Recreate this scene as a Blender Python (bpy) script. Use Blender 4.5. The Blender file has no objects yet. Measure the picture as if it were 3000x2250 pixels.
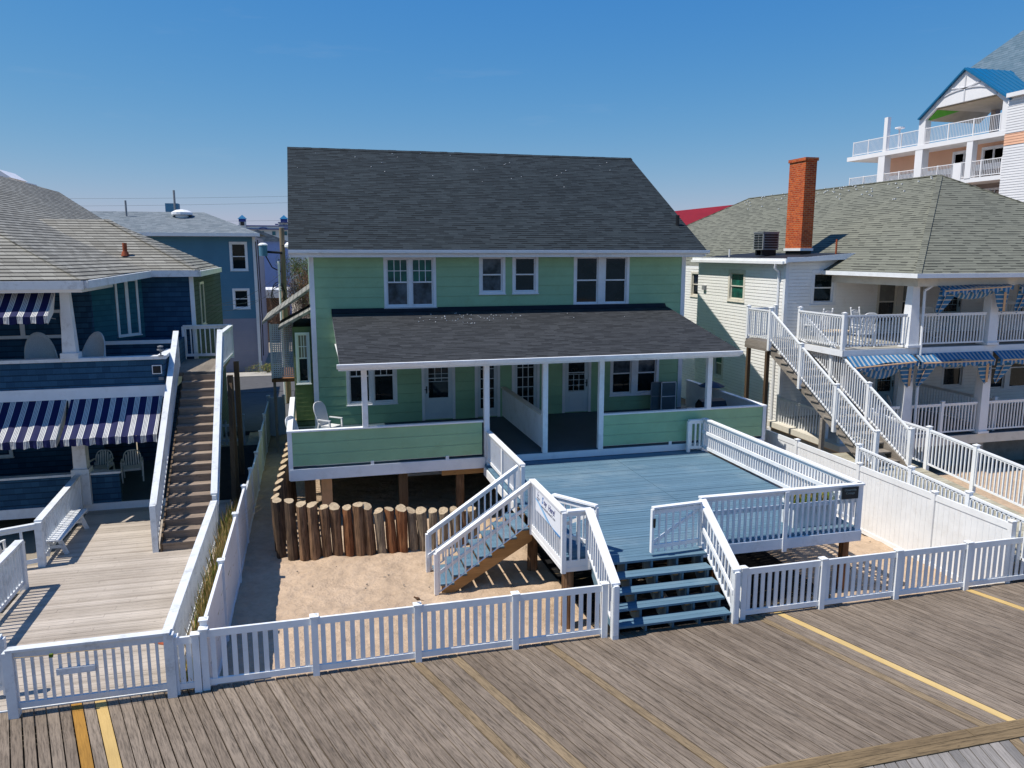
import bpy, math, random
from mathutils import Vector, Matrix
R = math.radians
random.seed(7)
S = bpy.context.scene
C = S.collection
# ---------------------------------------------------------------- camera
cd = bpy.data.cameras.new('camera'); cam = bpy.data.objects.new('camera', cd); C.objects.link(cam)
cam.location = (0, 0, 7); cam.rotation_euler = (R(90 - 9.568), 0, R(-14.654))
cd.sensor_width = 36; cd.lens = 27.35; cd.clip_end = 3000; cd.clip_start = .1
S.camera = cam
# ---------------------------------------------------------------- sky and sun
SUN_EL = 60.5; SUN_AZ = -92     # compass angle of the sun from +Y, clockwise (-90 = from -X)
W = bpy.data.worlds.new('World'); S.world = W; W.use_nodes = True
wn = W.node_tree.nodes; wl = W.node_tree.links
bg = wn['Background']; bg.inputs[1].default_value = .125
sky = wn.new('ShaderNodeTexSky'); sky.sky_type = 'NISHITA'; sky.sun_disc = False
sky.sun_elevation = R(SUN_EL); sky.sun_rotation = R(SUN_AZ); sky.air_density = 1.0; sky.dust_density = .3; sky.ozone_density = 1.6; sky.altitude = 0
hs = wn.new('ShaderNodeHueSaturation'); hs.inputs['Saturation'].default_value = 1.12
hs.inputs['Saturation'].default_value = 1.0
tint = wn.new('ShaderNodeMixRGB'); tint.blend_type = 'MULTIPLY'; tint.inputs[0].default_value = 1; tint.inputs[2].default_value = (.50, .70, 1.0, 1)
wl.new(sky.outputs[0], hs.inputs['Color']); wl.new(hs.outputs[0], tint.inputs[1]); 
sp_ = wn.new('ShaderNodeSeparateColor'); cb_ = wn.new('ShaderNodeCombineColor'); wl.new(tint.outputs[0], sp_.inputs[0])
for i_, (k_, p_) in enumerate(((.555, 1.6), (1.07, .784), (3.19, .2))):      # deepen the blue of the clear sky
    a_ = wn.new('ShaderNodeMath'); a_.operation = 'POWER'; wl.new(sp_.outputs[i_], a_.inputs[0]); a_.inputs[1].default_value = p_
    b_ = wn.new('ShaderNodeMath'); b_.operation = 'MULTIPLY'; wl.new(a_.outputs[0], b_.inputs[0]); b_.inputs[1].default_value = k_; wl.new(b_.outputs[0], cb_.inputs[i_])
tc_ = wn.new('ShaderNodeTexCoord'); mp_ = wn.new('ShaderNodeMapping'); mp_.inputs['Scale'].default_value = (1.3, 1.3, 8); wl.new(tc_.outputs['Generated'], mp_.inputs[0])
nz_ = wn.new('ShaderNodeTexNoise'); nz_.inputs['Scale'].default_value = 3.1; nz_.inputs['Detail'].default_value = 7; nz_.inputs['Roughness'].default_value = .62; wl.new(mp_.outputs[0], nz_.inputs['Vector'])
rp_ = wn.new('ShaderNodeValToRGB'); rp_.color_ramp.elements[0].position = .58; rp_.color_ramp.elements[1].position = .86; rp_.color_ramp.elements[1].color = (.12, .12, .12, 1); wl.new(nz_.outputs[0], rp_.inputs[0])
mx_ = wn.new('ShaderNodeMixRGB'); mx_.inputs[2].default_value = (4.2, 4.6, 5.2, 1); wl.new(rp_.outputs[0], mx_.inputs[0]); wl.new(cb_.outputs[0], mx_.inputs[1]); wl.new(mx_.outputs[0], bg.inputs[0])
sd = bpy.data.lights.new('sun', 'SUN'); sd.energy = 5.0; sd.angle = R(.5); sd.color = (1, .945, .86)
so = bpy.data.objects.new('sun', sd); C.objects.link(so)
el, az = R(SUN_EL), R(SUN_AZ)
tosun = Vector((math.sin(az) * math.cos(el), math.cos(az) * math.cos(el), math.sin(el)))
so.rotation_euler = tosun.to_track_quat('Z', 'Y').to_euler(); so.location = (-30, 0, 50)
vs = S.view_settings; vs.view_transform = 'Standard'; vs.look = 'None'; vs.exposure = .11; vs.gamma = 1; vs.use_curve_mapping = False
S.render.engine = 'CYCLES'; S.cycles.max_bounces = 6; S.cycles.diffuse_bounces = 3; S.cycles.glossy_bounces = 3

# ---------------------------------------------------------------- helpers
def tag(o, label=None, cat=None, group=None, kind=None):
    if label: o['label'] = label
    if cat: o['category'] = cat
    if group: o['group'] = group
    if kind: o['kind'] = kind
    return o
def thing(name, label, cat, loc=(0, 0, 0), group=None):
    o = bpy.data.objects.new(name, None); C.objects.link(o); o.location = loc; o.empty_display_size = .2
    return tag(o, label, cat, group)
def wpos(o):
    p = Vector((0, 0, 0))
    while o: p = p + o.location; o = o.parent
    return p
SPLIT = {'corner_board', 'rim_board', 'wall_cap', 'fence_rail', 'porch_fascia', 'inner_boarding', 'support_post', 'round_pile', 'rake_board', 'drain_outlet', 'vent_pipe', 'balcony_slab', 'beam', 'porch_beam', 'landing_beam', 'base_rails', 'skirt_board', 'gate_rail', 'foundation_wall', 'legs', 'cable', 'gutter', 'fascia', 'downspout', 'foundation', 'bottom_rail'}
class MB:
    def __init__(s): s.v = []; s.f = []; s.m = []; s.cur = 0
    def poly(s, pts):
        n = len(s.v); s.v += [tuple(p) for p in pts]; s.f.append(tuple(range(n, n + len(pts)))); s.m.append(s.cur); return s
    def hexa(s, p):   # p: 8 pts bottom 4 ccw, top 4 ccw
        n = len(s.v); s.v += [tuple(q) for q in p]
        for f in ((3, 2, 1, 0), (4, 5, 6, 7), (0, 1, 5, 4), (1, 2, 6, 5), (2, 3, 7, 6), (3, 0, 4, 7)):
            s.f.append(tuple(n + i for i in f)); s.m.append(s.cur)
        return s
    def box(s, x0, x1, y0, y1, z0, z1):
        return s.hexa([(x0, y0, z0), (x1, y0, z0), (x1, y1, z0), (x0, y1, z0), (x0, y0, z1), (x1, y0, z1), (x1, y1, z1), (x0, y1, z1)])
    def lbox(s, F, a, b, z0, z1, d0, d1):   # box in wall frame F=(O2,u2,n2)
        O, u, n = F
        P = lambda t, d, z: (O[0] + u[0] * t + n[0] * d, O[1] + u[1] * t + n[1] * d, z)
        return s.hexa([P(a, d1, z0), P(b, d1, z0), P(b, d0, z0), P(a, d0, z0), P(a, d1, z1), P(b, d1, z1), P(b, d0, z1), P(a, d0, z1)])
    def beam(s, p, q, w, h, up=(0, 0, 1), vert_ends=False):  # rectangular bar, w sideways, h along up
        p = Vector(p); q = Vector(q); d = (q - p).normalized(); up = Vector(up)
        sd_ = d.cross(up)
        if sd_.length < 1e-4: sd_ = Vector((1, 0, 0))
        sd_.normalize(); u2 = Vector(up).normalized() if vert_ends else sd_.cross(d).normalized()
        a = sd_ * w / 2; b = u2 * h / 2
        return s.hexa([p - a - b, p + a - b, q + a - b, q - a - b, p - a + b, p + a + b, q + a + b, q - a + b])
    def cyl(s, p, q, r0, r1=None, n=10, caps=True):
        r1 = r0 if r1 is None else r1
        p = Vector(p); q = Vector(q); d = (q - p).normalized(); t = Vector((0, 0, 1)) if abs(d.z) < .9 else Vector((1, 0, 0))
        a = d.cross(t).normalized(); b = d.cross(a); k = len(s.v)
        for c, r in ((p, r0), (q, r1)):
            for i in range(n):
                g = 2 * math.pi * i / n; s.v.append(tuple(c + a * math.cos(g) * r + b * math.sin(g) * r))
        for i in range(n):
            j = (i + 1) % n; s.f.append((k + i, k + n + i, k + n + j, k + j)); s.m.append(s.cur)
        if caps:
            s.f.append(tuple(k + i for i in range(n))); s.m.append(s.cur)
            s.f.append(tuple(k + n + i for i in reversed(range(n)))); s.m.append(s.cur)
        return s
    def tube(s, pts, r, n=6):
        for a, b in zip(pts, pts[1:]): s.cyl(a, b, r, r, n)
        return s
    def lathe(s, c, prof, n=14):
        k = len(s.v)
        for (r, z) in prof:
            for i in range(n):
                g = 2 * math.pi * i / n; s.v.append((c[0] + r * math.cos(g), c[1] + r * math.sin(g), c[2] + z))
        for j in range(len(prof) - 1):
            for i in range(n):
                i2 = (i + 1) % n; s.f.append((k + j * n + i, k + j * n + i2, k + (j + 1) * n + i2, k + (j + 1) * n + i)); s.m.append(s.cur)
        return s
    def extr(s, pts, vec):
        pts = [Vector(p) for p in pts]; vec = Vector(vec); n = len(pts); k = len(s.v)
        s.v += [tuple(p) for p in pts] + [tuple(p + vec) for p in pts]
        s.f.append(tuple(range(k + n - 1, k - 1, -1))); s.m.append(s.cur); s.f.append(tuple(range(k + n, k + 2 * n))); s.m.append(s.cur)
        for i in range(n):
            j = (i + 1) % n; s.f.append((k + i, k + j, k + n + j, k + n + i)); s.m.append(s.cur)
        return s
    def grid(s, fn, nu, nv):
        k = len(s.v)
        for j in range(nv + 1):
            for i in range(nu + 1): s.v.append(tuple(fn(i / nu, j / nv)))
        for j in range(nv):
            for i in range(nu):
                a = k + j * (nu + 1) + i; s.f.append((a, a + 1, a + nu + 2, a + nu + 1)); s.m.append(s.cur)
        return s
    def build(s, name, mat, parent=None, smooth=False, label=None, thick=0):
        if name in SPLIT and not isinstance(mat, (list, tuple)):
            par = list(range(len(s.v)))
            def find(i):
                while par[i] != i: par[i] = par[par[i]]; i = par[i]
                return i
            for f in s.f:
                for q in f[1:]: par[find(q)] = find(f[0])
            comps = {}
            for fi, f in enumerate(s.f): comps.setdefault(find(f[0]), []).append(fi)
            if 1 < len(comps) <= 14:
                first = None
                for fs in comps.values():
                    b = MB(); mp = {}
                    for fi in fs:
                        b.f.append(tuple(mp.setdefault(i, len(mp)) for i in s.f[fi])); b.m.append(s.m[fi])
                    b.v = [None] * len(mp)
                    for i, j in mp.items(): b.v[j] = s.v[i]
                    o = b.build1(name, mat, parent, smooth, label, thick); first = first or o
                return first
        return s.build1(name, mat, parent, smooth, label, thick)
    def build1(s, name, mat, parent=None, smooth=False, label=None, thick=0):
        me = bpy.data.meshes.new(name); off = wpos(parent) if parent else Vector((0, 0, 0))
        me.from_pydata([(x - off.x, y - off.y, z - off.z) for x, y, z in s.v], [], s.f); me.update()
        for m in (mat if isinstance(mat, (list, tuple)) else [mat]): me.materials.append(m)
        me.polygons.foreach_set('material_index', s.m)
        uv = me.uv_layers.new(name='UVMap').data
        for p in me.polygons:      # metric UVs: u horizontal, v up the slope
            n = p.normal
            if abs(n.z) > .985: ua, va = Vector((1, 0, 0)), Vector((0, 1, 0))
            else:
                ua = Vector((-n.y, n.x, 0)).normalized(); va = n.cross(ua)
            for li in p.loop_indices:
                c = me.vertices[me.loops[li].vertex_index].co + off
                uv[li].uv = (c.dot(ua), c.dot(va))
        if smooth: me.polygons.foreach_set('use_smooth', [True] * len(me.polygons))
        o = bpy.data.objects.new(name, me); C.objects.link(o)
        if parent: o.parent = parent
        if label: o['label'] = label
        if thick:
            md = o.modifiers.new('thick', 'SOLIDIFY'); md.thickness = thick
        return o
def copy_tree(o, parent=None, loc=None, rz=None, label=None, group=None):
    c = o.copy(); C.objects.link(c)
    if parent is not None: c.parent = parent
    if loc is not None: c.location = loc
    if rz is not None: c.rotation_euler = (0, 0, rz)
    if label: c['label'] = label
    if group: c['group'] = group
    for ch in [x for x in bpy.data.objects if x.parent == o]: copy_tree(ch, c)
    return c
ORD = ['first', 'second', 'third', 'fourth', 'fifth', 'sixth', 'seventh', 'eighth', 'ninth', 'tenth', 'eleventh', 'twelfth', 'thirteenth', 'fourteenth', 'fifteenth', 'sixteenth', 'seventeenth', 'eighteenth', 'nineteenth', 'twentieth', 'twenty-first', 'twenty-second']

# ---------------------------------------------------------------- materials
def srgb(r, g, b):
    f = lambda c: (c / 255 / 12.92) if c / 255 <= .04045 else ((c / 255 + .055) / 1.055) ** 2.4
    return (f(r), f(g), f(b), 1)
class NT:
    def __init__(s, name):
        s.m = bpy.data.materials.new(name); s.m.use_nodes = True; s.t = s.m.node_tree; s.b = s.t.nodes['Principled BSDF']
    def n(s, t, **kw):
        x = s.t.nodes.new(t)
        for k, v in kw.items():
            if k in x.inputs: s.put(x.inputs[k], v)
            else: setattr(x, k, v)
        return x
    def put(s, inp, v):
        if isinstance(v, bpy.types.NodeSocket): s.t.links.new(v, inp)
        elif isinstance(v, bpy.types.Node): s.t.links.new(v.outputs[0], inp)
        else: inp.default_value = v
    def math(s, op, a, b=None, c=None):
        x = s.t.nodes.new('ShaderNodeMath'); x.operation = op; s.put(x.inputs[0], a)
        if b is not None: s.put(x.inputs[1], b)
        if c is not None: s.put(x.inputs[2], c)
        return x.outputs[0]
    def mix(s, f, a, b, mode='MIX'):
        x = s.t.nodes.new('ShaderNodeMixRGB'); x.blend_type = mode; s.put(x.inputs[0], f); s.put(x.inputs[1], a); s.put(x.inputs[2], b); return x.outputs[0]
    def ramp(s, f, stops, interp='LINEAR'):
        x = s.t.nodes.new('ShaderNodeValToRGB'); e = x.color_ramp.elements; x.color_ramp.interpolation = interp
        while len(e) < len(stops): e.new(.5)
        for i, (p, c) in enumerate(stops):
            e[i].position = p; e[i].color = c if len(c) == 4 else (*c, 1)
        s.put(x.inputs[0], f); return x.outputs[0]
    def pos(s): return s.n('ShaderNodeNewGeometry').outputs['Position']
    def uv(s): return s.n('ShaderNodeTexCoord').outputs['UV']
    def noise(s, vec, scale=5, detail=4, rough=.6, out=0):
        x = s.t.nodes.new('ShaderNodeTexNoise'); s.put(x.inputs['Vector'], vec); x.inputs['Scale'].default_value = scale; x.inputs['Detail'].default_value = detail; x.inputs['Roughness'].default_value = rough; return x.outputs[out]
    def sep(s, v):
        x = s.t.nodes.new('ShaderNodeSeparateXYZ'); s.put(x.inputs[0], v); return x.outputs
    def comb(s, x_, y_, z_):
        x = s.t.nodes.new('ShaderNodeCombineXYZ'); s.put(x.inputs[0], x_); s.put(x.inputs[1], y_); s.put(x.inputs[2], z_); return x.outputs[0]
    def wn(s, v, dim='1D'):
        x = s.t.nodes.new('ShaderNodeTexWhiteNoise'); x.noise_dimensions = dim; s.put(x.inputs['W' if dim == '1D' else 'Vector'], v); return x.outputs[0]
    def bump(s, h, strength=.3, dist=.02):
        x = s.t.nodes.new('ShaderNodeBump'); x.inputs['Strength'].default_value = strength; x.inputs['Distance'].default_value = dist; s.put(x.inputs['Height'], h); s.put(s.b.inputs['Normal'], x.outputs[0])
    def fin(s, col, rough=.6, spec=.3, metal=0):
        s.put(s.b.inputs['Base Color'], col); s.put(s.b.inputs['Roughness'], rough); s.b.inputs['Specular IOR Level'].default_value = spec; s.b.inputs['Metallic'].default_value = metal; return s.m
def mul(c, k): return (c[0] * k, c[1] * k, c[2] * k, 1)
def paint(name, c, rough=.55, var=.12, scale=3, dirt=None, dirt_amt=.35, spec=.3, bump=.15):
    m = NT(name); p = m.pos(); n1 = m.noise(p, scale, 5, .65); n2 = m.noise(p, scale * 9, 3, .6)
    col = m.ramp(n1, [(.3, mul(c, 1 - var)), (.7, mul(c, 1 + var))])
    if dirt:
        d = m.noise(p, scale * .7 + 1.3, 6, .75); f = m.ramp(d, [(.52, (0, 0, 0)), (.75, (dirt_amt,) * 3)]); col = m.mix(f, col, dirt)
    m.bump(n2, bump, .01); return m.fin(col, rough, spec)
WHITE = paint('white_painted_wood', (.80, .81, .82, 1), .5, .05, 2.2, srgb(150, 140, 120), .30)
OLDWHITE = paint('weathered_white_paint', (.66, .68, .69, 1), .6, .08, 2.5, srgb(120, 115, 105), .55)
VINYL = paint('white_vinyl', (.80, .81, .81, 1), .32, .05, 1.6, srgb(165, 152, 132), .22, .45, .03)
TRIM = paint('white_trim', (.77, .78, .79, 1), .45, .05, 2, srgb(150, 145, 135), .2)
CREAM = paint('cream_siding', (.86, .85, .82, 1), .5, .05, 1.0, srgb(150, 120, 80), .22)
CREAMTRIM = paint('cream_trim', (.66, .62, .53, 1), .5, .06, 2, srgb(130, 115, 90), .3)
GREEN = paint('sage_green_siding', (.29, .475, .28, 1), .55, .10, .9, srgb(135, 158, 112), .40)
GREENSH = paint('green_shingle_siding', (.13, .17, .085, 1), .7, .15, 4)
NAVY = paint('navy_blue_shingles', (.022, .075, .145, 1), .6, .22, 2.3, srgb(40, 90, 115), .3)
TEAL = paint('side_wall_green_shingles', (.13, .20, .13, 1), .7, .2, 3)
SLATEBLUE = paint('blue_grey_siding', (.075, .20, .30, 1), .6, .08, .6)
LILAC = paint('lilac_grey_siding', (.24, .25, .32, 1), .6, .08, .8)
GREYW = paint('grey_stained_wall', (.34, .33, .30, 1), .8, .2, 1.5, srgb(80, 75, 65), .5)
BLACKM = paint('black_metal', (.012, .013, .015, 1), .4, .2, 6)
TARB = paint('black_flashing', (.012, .014, .02, 1), .7, .25, 3)
GREYM = paint('grey_metal', (.22, .23, .24, 1), .4, .1, 6)
RUST = paint('rusty_copper', srgb(150, 75, 45), .6, .3, 12)
RESIN = paint('white_resin', (.74, .74, .73, 1), .35, .04, 3, None)
WICKER = paint('white_wicker', (.55, .57, .57, 1), .7, .15, 40, None, bump=.6)
POOLBLUE = paint('bright_blue_metal_roof', srgb(14, 98, 142), .35, .06, 1.5, spec=.5)
DEEPBLUE = paint('dark_blue_trim', srgb(18, 52, 130), .5, .1, 1)
HWHITE = paint('hotel_white', (.78, .77, .78, 1), .5, .04, .7)
PEACH = paint('peach_siding', srgb(226, 176, 146), .6, .05, .7)
TAUPE = paint('taupe_siding', srgb(160, 145, 138), .6, .05, .7)
SOFFIT = paint('tan_soffit', srgb(176, 158, 132), .7, .12, 1.2)
LIME = paint('lime_green_panel', srgb(85, 165, 25), .5, .15, 2)
REDROOF = paint('red_metal_roof', srgb(132, 30, 34), .5, .12, .5)
CONC = paint('concrete', (.38, .36, .32, 1), .85, .12, 1.5)
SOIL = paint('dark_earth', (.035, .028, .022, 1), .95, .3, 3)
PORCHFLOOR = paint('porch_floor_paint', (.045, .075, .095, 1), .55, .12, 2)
UNDERPINK = paint('pine_board', srgb(215, 175, 135), .7, .12, 5)
PALEPANEL = paint('pale_patio_tabletop', srgb(205, 180, 145), .6, .06, 2)
ASPH = paint('asphalt_paving', (.085, .085, .09, 1), .9, .15, 3)
SIGNBLK = paint('black_sign', (.012, .02, .025, 1), .35, .15, 5)
DOORW = paint('white_door_paint', (.62, .68, .70, 1), .4, .04, 2)
DOORB = paint('pale_blue_door_paint', (.30, .45, .52, 1), .4, .06, 2)

def glassm(name, tint=(.004, .009, .010), vary=.5, rough=.04, light=(.016, .022, .025)):
    m = NT(name); p = m.pos(); n = m.noise(p, 1.7, 3, .6)
    col = m.ramp(n, [(.38, (*tint, 1)), (.72, (*light, 1))]); wv = m.noise(p, 1.1, 1, .4); m.bump(wv, .06, .05)
    return m.fin(col, rough, .35)
GLASS = glassm('dark_window_glass')
GLASSG = glassm('green_tinted_window_glass', (.01, .05, .04), light=(.02, .16, .11))
SHADE = glassm('window_with_drawn_shade', (.16, .155, .13), light=(.26, .25, .2), rough=.15)
CURTAINREFL = glassm('window_with_curtain_and_painted_reflection', (.012, .02, .026), light=(.13, .16, .19), rough=.08)  # paler pane colour paints in window reflections as well as curtains
TEALGL = glassm('teal_balcony_door_glass', (.01, .09, .12), light=(.03, .17, .21))

def wood(name, c1, c2, ang=0, width=None, off=0, gr=1.0, rough=.75, dark=.55, knots=True, contrast=.35, axis=None):
    """board surface; boards run along direction `ang` (degrees in plan); width = board pitch"""
    m = NT(name); X = m.sep(m.pos()); a = R(ang); ca, sa = math.cos(a), math.sin(a)
    if axis == 'z': al, ac = X[2], m.math('ADD', X[0], m.math('MULTIPLY', X[1], .73))
    else:
        al = m.math('ADD', m.math('MULTIPLY', X[0], ca), m.math('MULTIPLY', X[1], sa))
        ac = m.math('ADD', m.math('MULTIPLY', X[0], -sa), m.math('MULTIPLY', X[1], ca))
        ac = m.math('ADD', ac, m.math('MULTIPLY', X[2], 1.0))
    if width: idx = m.math('FLOOR', m.math('DIVIDE', m.math('ADD', ac, off), width))
    else: idx = m.math('FLOOR', m.math('MULTIPLY', ac, 3.1))
    r = m.wn(idx); r2 = m.wn(m.math('ADD', idx, 41.7))
    seed = m.math('MULTIPLY', r, 37.0)
    wob = m.math('MULTIPLY', m.math('SUBTRACT', m.noise(m.comb(m.math('MULTIPLY', al, 1.5), m.math('MULTIPLY', ac, 5), seed), 1, 3, .6), .5), .06)
    v = m.comb(m.math('MULTIPLY', al, 3.0 * gr), m.math('MULTIPLY', m.math('ADD', ac, wob), 42 * gr), seed)
    g1 = m.noise(v, 1.0, 7, .72)
    v2 = m.comb(m.math('MULTIPLY', al, .9 * gr), m.math('MULTIPLY', ac, 9 * gr), m.math('ADD', seed, 9.1))
    g2 = m.noise(v2, 1.0, 4, .6)
    v3 = m.comb(m.math('MULTIPLY', al, 5), m.math('MULTIPLY', ac, 11), seed); kn = m.noise(v3, 1.2, 2, .5)
    col = m.ramp(m.math('ADD', m.math('MULTIPLY', r, .55), m.math('MULTIPLY', g2, .45)), [(.15, c1), (.85, c2)])
    lo, hi = 1 - contrast, 1 + contrast * .6
    gcol = m.ramp(g1, [(.3, (lo * dark / .55, lo * dark / .55, lo * dark / .55)), (.52, (1, 1, 1)), (.74, (hi, hi, hi))])
    col = m.mix(1.0, col, gcol, 'MULTIPLY')
    if knots:
        kf = m.ramp(kn, [(.70, (0, 0, 0)), (.78, (.6, .6, .6))]); col = m.mix(kf, col, mul(c1, .35))
    big = m.noise(m.pos(), .55, 4, .6); col = m.mix(1.0, col, m.ramp(big, [(.3, (.84, .83, .82)), (.7, (1.12, 1.12, 1.12))]), 'MULTIPLY')
    m.bump(g1, .5, .008); return m.fin(col, rough, .25)
BA = -71.5; BW = .1625
BWALK = wood('weathered_boardwalk', (.165, .128, .095, 1), (.245, .197, .152, 1), BA, BW, contrast=.65, dark=.36)
BNEW = wood('new_yellow_pine', srgb(186, 156, 98), srgb(202, 174, 118), BA, BW, contrast=.12)
BAGED = wood('aged_yellow_pine', (.20, .145, .085, 1), (.27, .20, .12, 1), BA, BW, contrast=.6, dark=.42)
BGOLD = wood('treated_golden_pine', srgb(140, 98, 38), srgb(160, 118, 52), BA, BW, contrast=.35)
BEDGE = wood('boardwalk_edge_beam', srgb(98, 82, 60), srgb(140, 120, 90), 0, .17, contrast=.45, dark=.3)
BFAR = wood('boardwalk_outer_boards', (.16, .15, .14, 1), (.33, .30, .27, 1), -108, .17, contrast=.4)
LDECK = wood('bleached_deck_boards', srgb(158, 147, 134), srgb(190, 179, 166), 0, .145, contrast=.22)
STAIRW = wood('grey_brown_stair_wood', srgb(128, 114, 102), srgb(158, 142, 126), 0, .2, contrast=.4)
GREYWOOD = wood('grey_weathered_lumber', srgb(120, 112, 102), srgb(150, 142, 132), 90, None, contrast=.35)
WALKW = wood('ramp_boards', srgb(150, 145, 126), srgb(182, 176, 158), 0, .14, contrast=.3)
RAWPINE = wood('raw_pine_stringer', srgb(150, 112, 68), srgb(176, 136, 90), 0, None, contrast=.25)
DARKPOST = wood('dark_treated_post', srgb(82, 66, 50), srgb(110, 92, 72), 0, None, axis='z', contrast=.4)
BROWNPOST = wood('brown_square_post', srgb(120, 82, 52), srgb(150, 108, 72), 0, None, axis='z', contrast=.4)
POLEW = wood('utility_pole_wood', srgb(110, 95, 75), srgb(145, 130, 108), 0, None, axis='z', contrast=.35)
def deckpaint(name, c, width):
    m = NT(name); X = m.sep(m.pos()); idx = m.math('FLOOR', m.math('DIVIDE', X[1], width)); r = m.wn(idx)
    v = m.comb(m.math('MULTIPLY', X[0], 1.3), m.math('MULTIPLY', X[1], 30), m.math('MULTIPLY', r, 30)); g = m.noise(v, 1, 5, .7)
    col = m.ramp(r, [(0, mul(c, .9)), (1, mul(c, 1.1))]); col = m.mix(1.0, col, m.ramp(g, [(.34, (.72, .76, .8)), (.5, (1, 1, 1)), (.75, (1.12, 1.1, 1.08))]), 'MULTIPLY')
    big = m.noise(m.pos(), .8, 5, .65); col = m.mix(m.ramp(big, [(.5, (0, 0, 0)), (.8, (.35, .35, .35))]), col, srgb(150, 165, 170))
    m.bump(g, .4, .006); return m.fin(col, .75, .12)
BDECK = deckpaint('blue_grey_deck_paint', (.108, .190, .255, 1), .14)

def shingles(name, c1, c2, course=.142, tab=.32, line=.45, lo=.30, dashes=True, zc=None):
    m = NT(name); U = m.sep(m.uv()); Q_ = m.sep(m.pos()); vv = m.math('DIVIDE', U[1], course) if not zc else m.math('DIVIDE', Q_[2], zc); row = m.math('FLOOR', vv); fv = m.math('FRACT', vv)
    rr = m.wn(row); uu = m.math('ADD', m.math('DIVIDE', m.math('ADD', Q_[0], Q_[1]) if zc else U[0], tab), m.math('MULTIPLY', rr, 7.3)); ti = m.math('FLOOR', uu); fu = m.math('FRACT', uu)
    r = m.wn(m.comb(ti, row, 0), '3D'); r2 = m.wn(m.comb(ti, row, 5.5), '3D')
    col = m.ramp(r, [(0, c1), (1, c2)])
    gn = m.noise(m.pos(), 60, 2, .7); col = m.mix(1.0, col, m.ramp(gn, [(.25, (.8, .8, .8)), (.75, (1.2, 1.2, 1.2))]), 'MULTIPLY')
    big = m.noise(m.pos(), .35, 4, .65); col = m.mix(1.0, col, m.ramp(big, [(.3, (.93, .93, .94)), (.7, (1.07, 1.06, 1.05))]), 'MULTIPLY')
    wob = m.math('MULTIPLY', m.math('SUBTRACT', m.noise(m.uv(), 4, 2, .5), .5), .12)
    th = m.math('SUBTRACT', .84 if dashes else .82 if not zc else .70, m.math('MULTIPLY', m.math('GREATER_THAN', r2, .55), .24 if dashes else 0))
    dk = m.math('GREATER_THAN', m.math('ADD', fv, wob), th)
    vert = m.math('MULTIPLY', m.math('LESS_THAN', fu, .03), .6 if not dashes else .25)
    dk = m.math('MAXIMUM', dk, vert)
    col = m.mix(m.math('MULTIPLY', dk, line), col, mul(c1, lo))
    h = m.math('ADD', m.math('MULTIPLY', m.math('SUBTRACT', 1.0, fv), .8), m.math('MULTIPLY', r2, .3)); m.bump(h, .6, .012)
    return m.fin(col, .85, .2)
SHDARK = shingles('charcoal_roof_shingles', (.018, .026, .031, 1), (.031, .042, .049, 1), line=.95, lo=.06)
SHPORCH = shingles('charcoal_porch_shingles', (.033, .036, .040, 1), (.051, .055, .060, 1), line=.95, lo=.08)
SHTAN = shingles('tan_grey_roof_shingles', (.21, .20, .17, 1), (.31, .30, .26, 1), .17, .34, .97, .07, False, .088)
SHOLIVE = shingles('olive_grey_roof_shingles', (.155, .158, .125, 1), (.18, .183, .145, 1), .17, .32, .9, .2)
SHGREY = shingles('blue_grey_roof_shingles', (.13, .16, .18, 1), (.22, .25, .27, 1), .16, .3, .6, .4)
SHBLUE = shingles('hotel_roof_shingles', (.09, .15, .20, 1), (.13, .19, .245, 1), .18, .3, .5, .6)
SHOLD = shingles('old_grey_shingles', (.16, .16, .15, 1), (.26, .26, .24, 1), .2, .5, .7, .3, False)
NSHIN = shingles('navy_wall_shingles', (.018, .062, .120, 1), (.03, .095, .17, 1), .16, .2, .7, .35, False)
TSHIN = shingles('teal_wall_shingles', (.018, .105, .15, 1), (.028, .135, .18, 1), .16, .2, .5, .5, False)
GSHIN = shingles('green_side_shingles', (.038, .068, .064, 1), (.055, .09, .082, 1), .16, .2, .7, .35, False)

def brickm():
    m = NT('orange_brick'); b = m.n('ShaderNodeTexBrick'); m.put(b.inputs['Vector'], m.uv())
    b.inputs['Color1'].default_value = srgb(196, 92, 44); b.inputs['Color2'].default_value = srgb(160, 62, 34); b.inputs['Mortar'].default_value = srgb(178, 140, 104)
    b.inputs['Scale'].default_value = 1; b.inputs['Brick Width'].default_value = .21; b.inputs['Row Height'].default_value = .075; b.inputs['Mortar Size'].default_value = .008; b.inputs['Mortar Smooth'].default_value = .2
    n = m.noise(m.pos(), 7, 4, .7); col = m.mix(1.0, b.outputs[0], m.ramp(n, [(.3, (.78, .74, .7)), (.7, (1.15, 1.12, 1.1))]), 'MULTIPLY')
    m.bump(m.math('SUBTRACT', 1, b.outputs[1]), .5, .01); return m.fin(col, .85, .2)
BRICK = brickm()
def clothm():
    m = NT('black_weed_cloth'); X = m.sep(m.pos()); v = m.comb(m.math('MULTIPLY', X[0], 1.2), m.math('MULTIPLY', X[1], 9), 0); n = m.noise(v, 1.5, 5, .6)
    return m.fin(m.ramp(n, [(.60, (.012, .012, .013)), (.66, (.22, .16, .08))]), .9, .1)
CLOTH = clothm()
def stripes(name, stops, period, axis=0, rough=.7):
    m = NT(name); U = m.sep(m.pos()); f = m.math('FRACT', m.math('DIVIDE', m.math('ADD', U[axis], m.math('MULTIPLY', U[1 if axis == 2 else 2], .15 if axis == 2 else .0)), period)); col = m.ramp(f, stops, 'CONSTANT')
    n = m.noise(m.pos(), 3, 4, .6); col = m.mix(1.0, col, m.ramp(n, [(.3, (.85, .85, .85)), (.7, (1.08, 1.08, 1.08))]), 'MULTIPLY')
    m.bump(n, .3, .02); mm = m.fin(col, rough, .2); return mm
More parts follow.
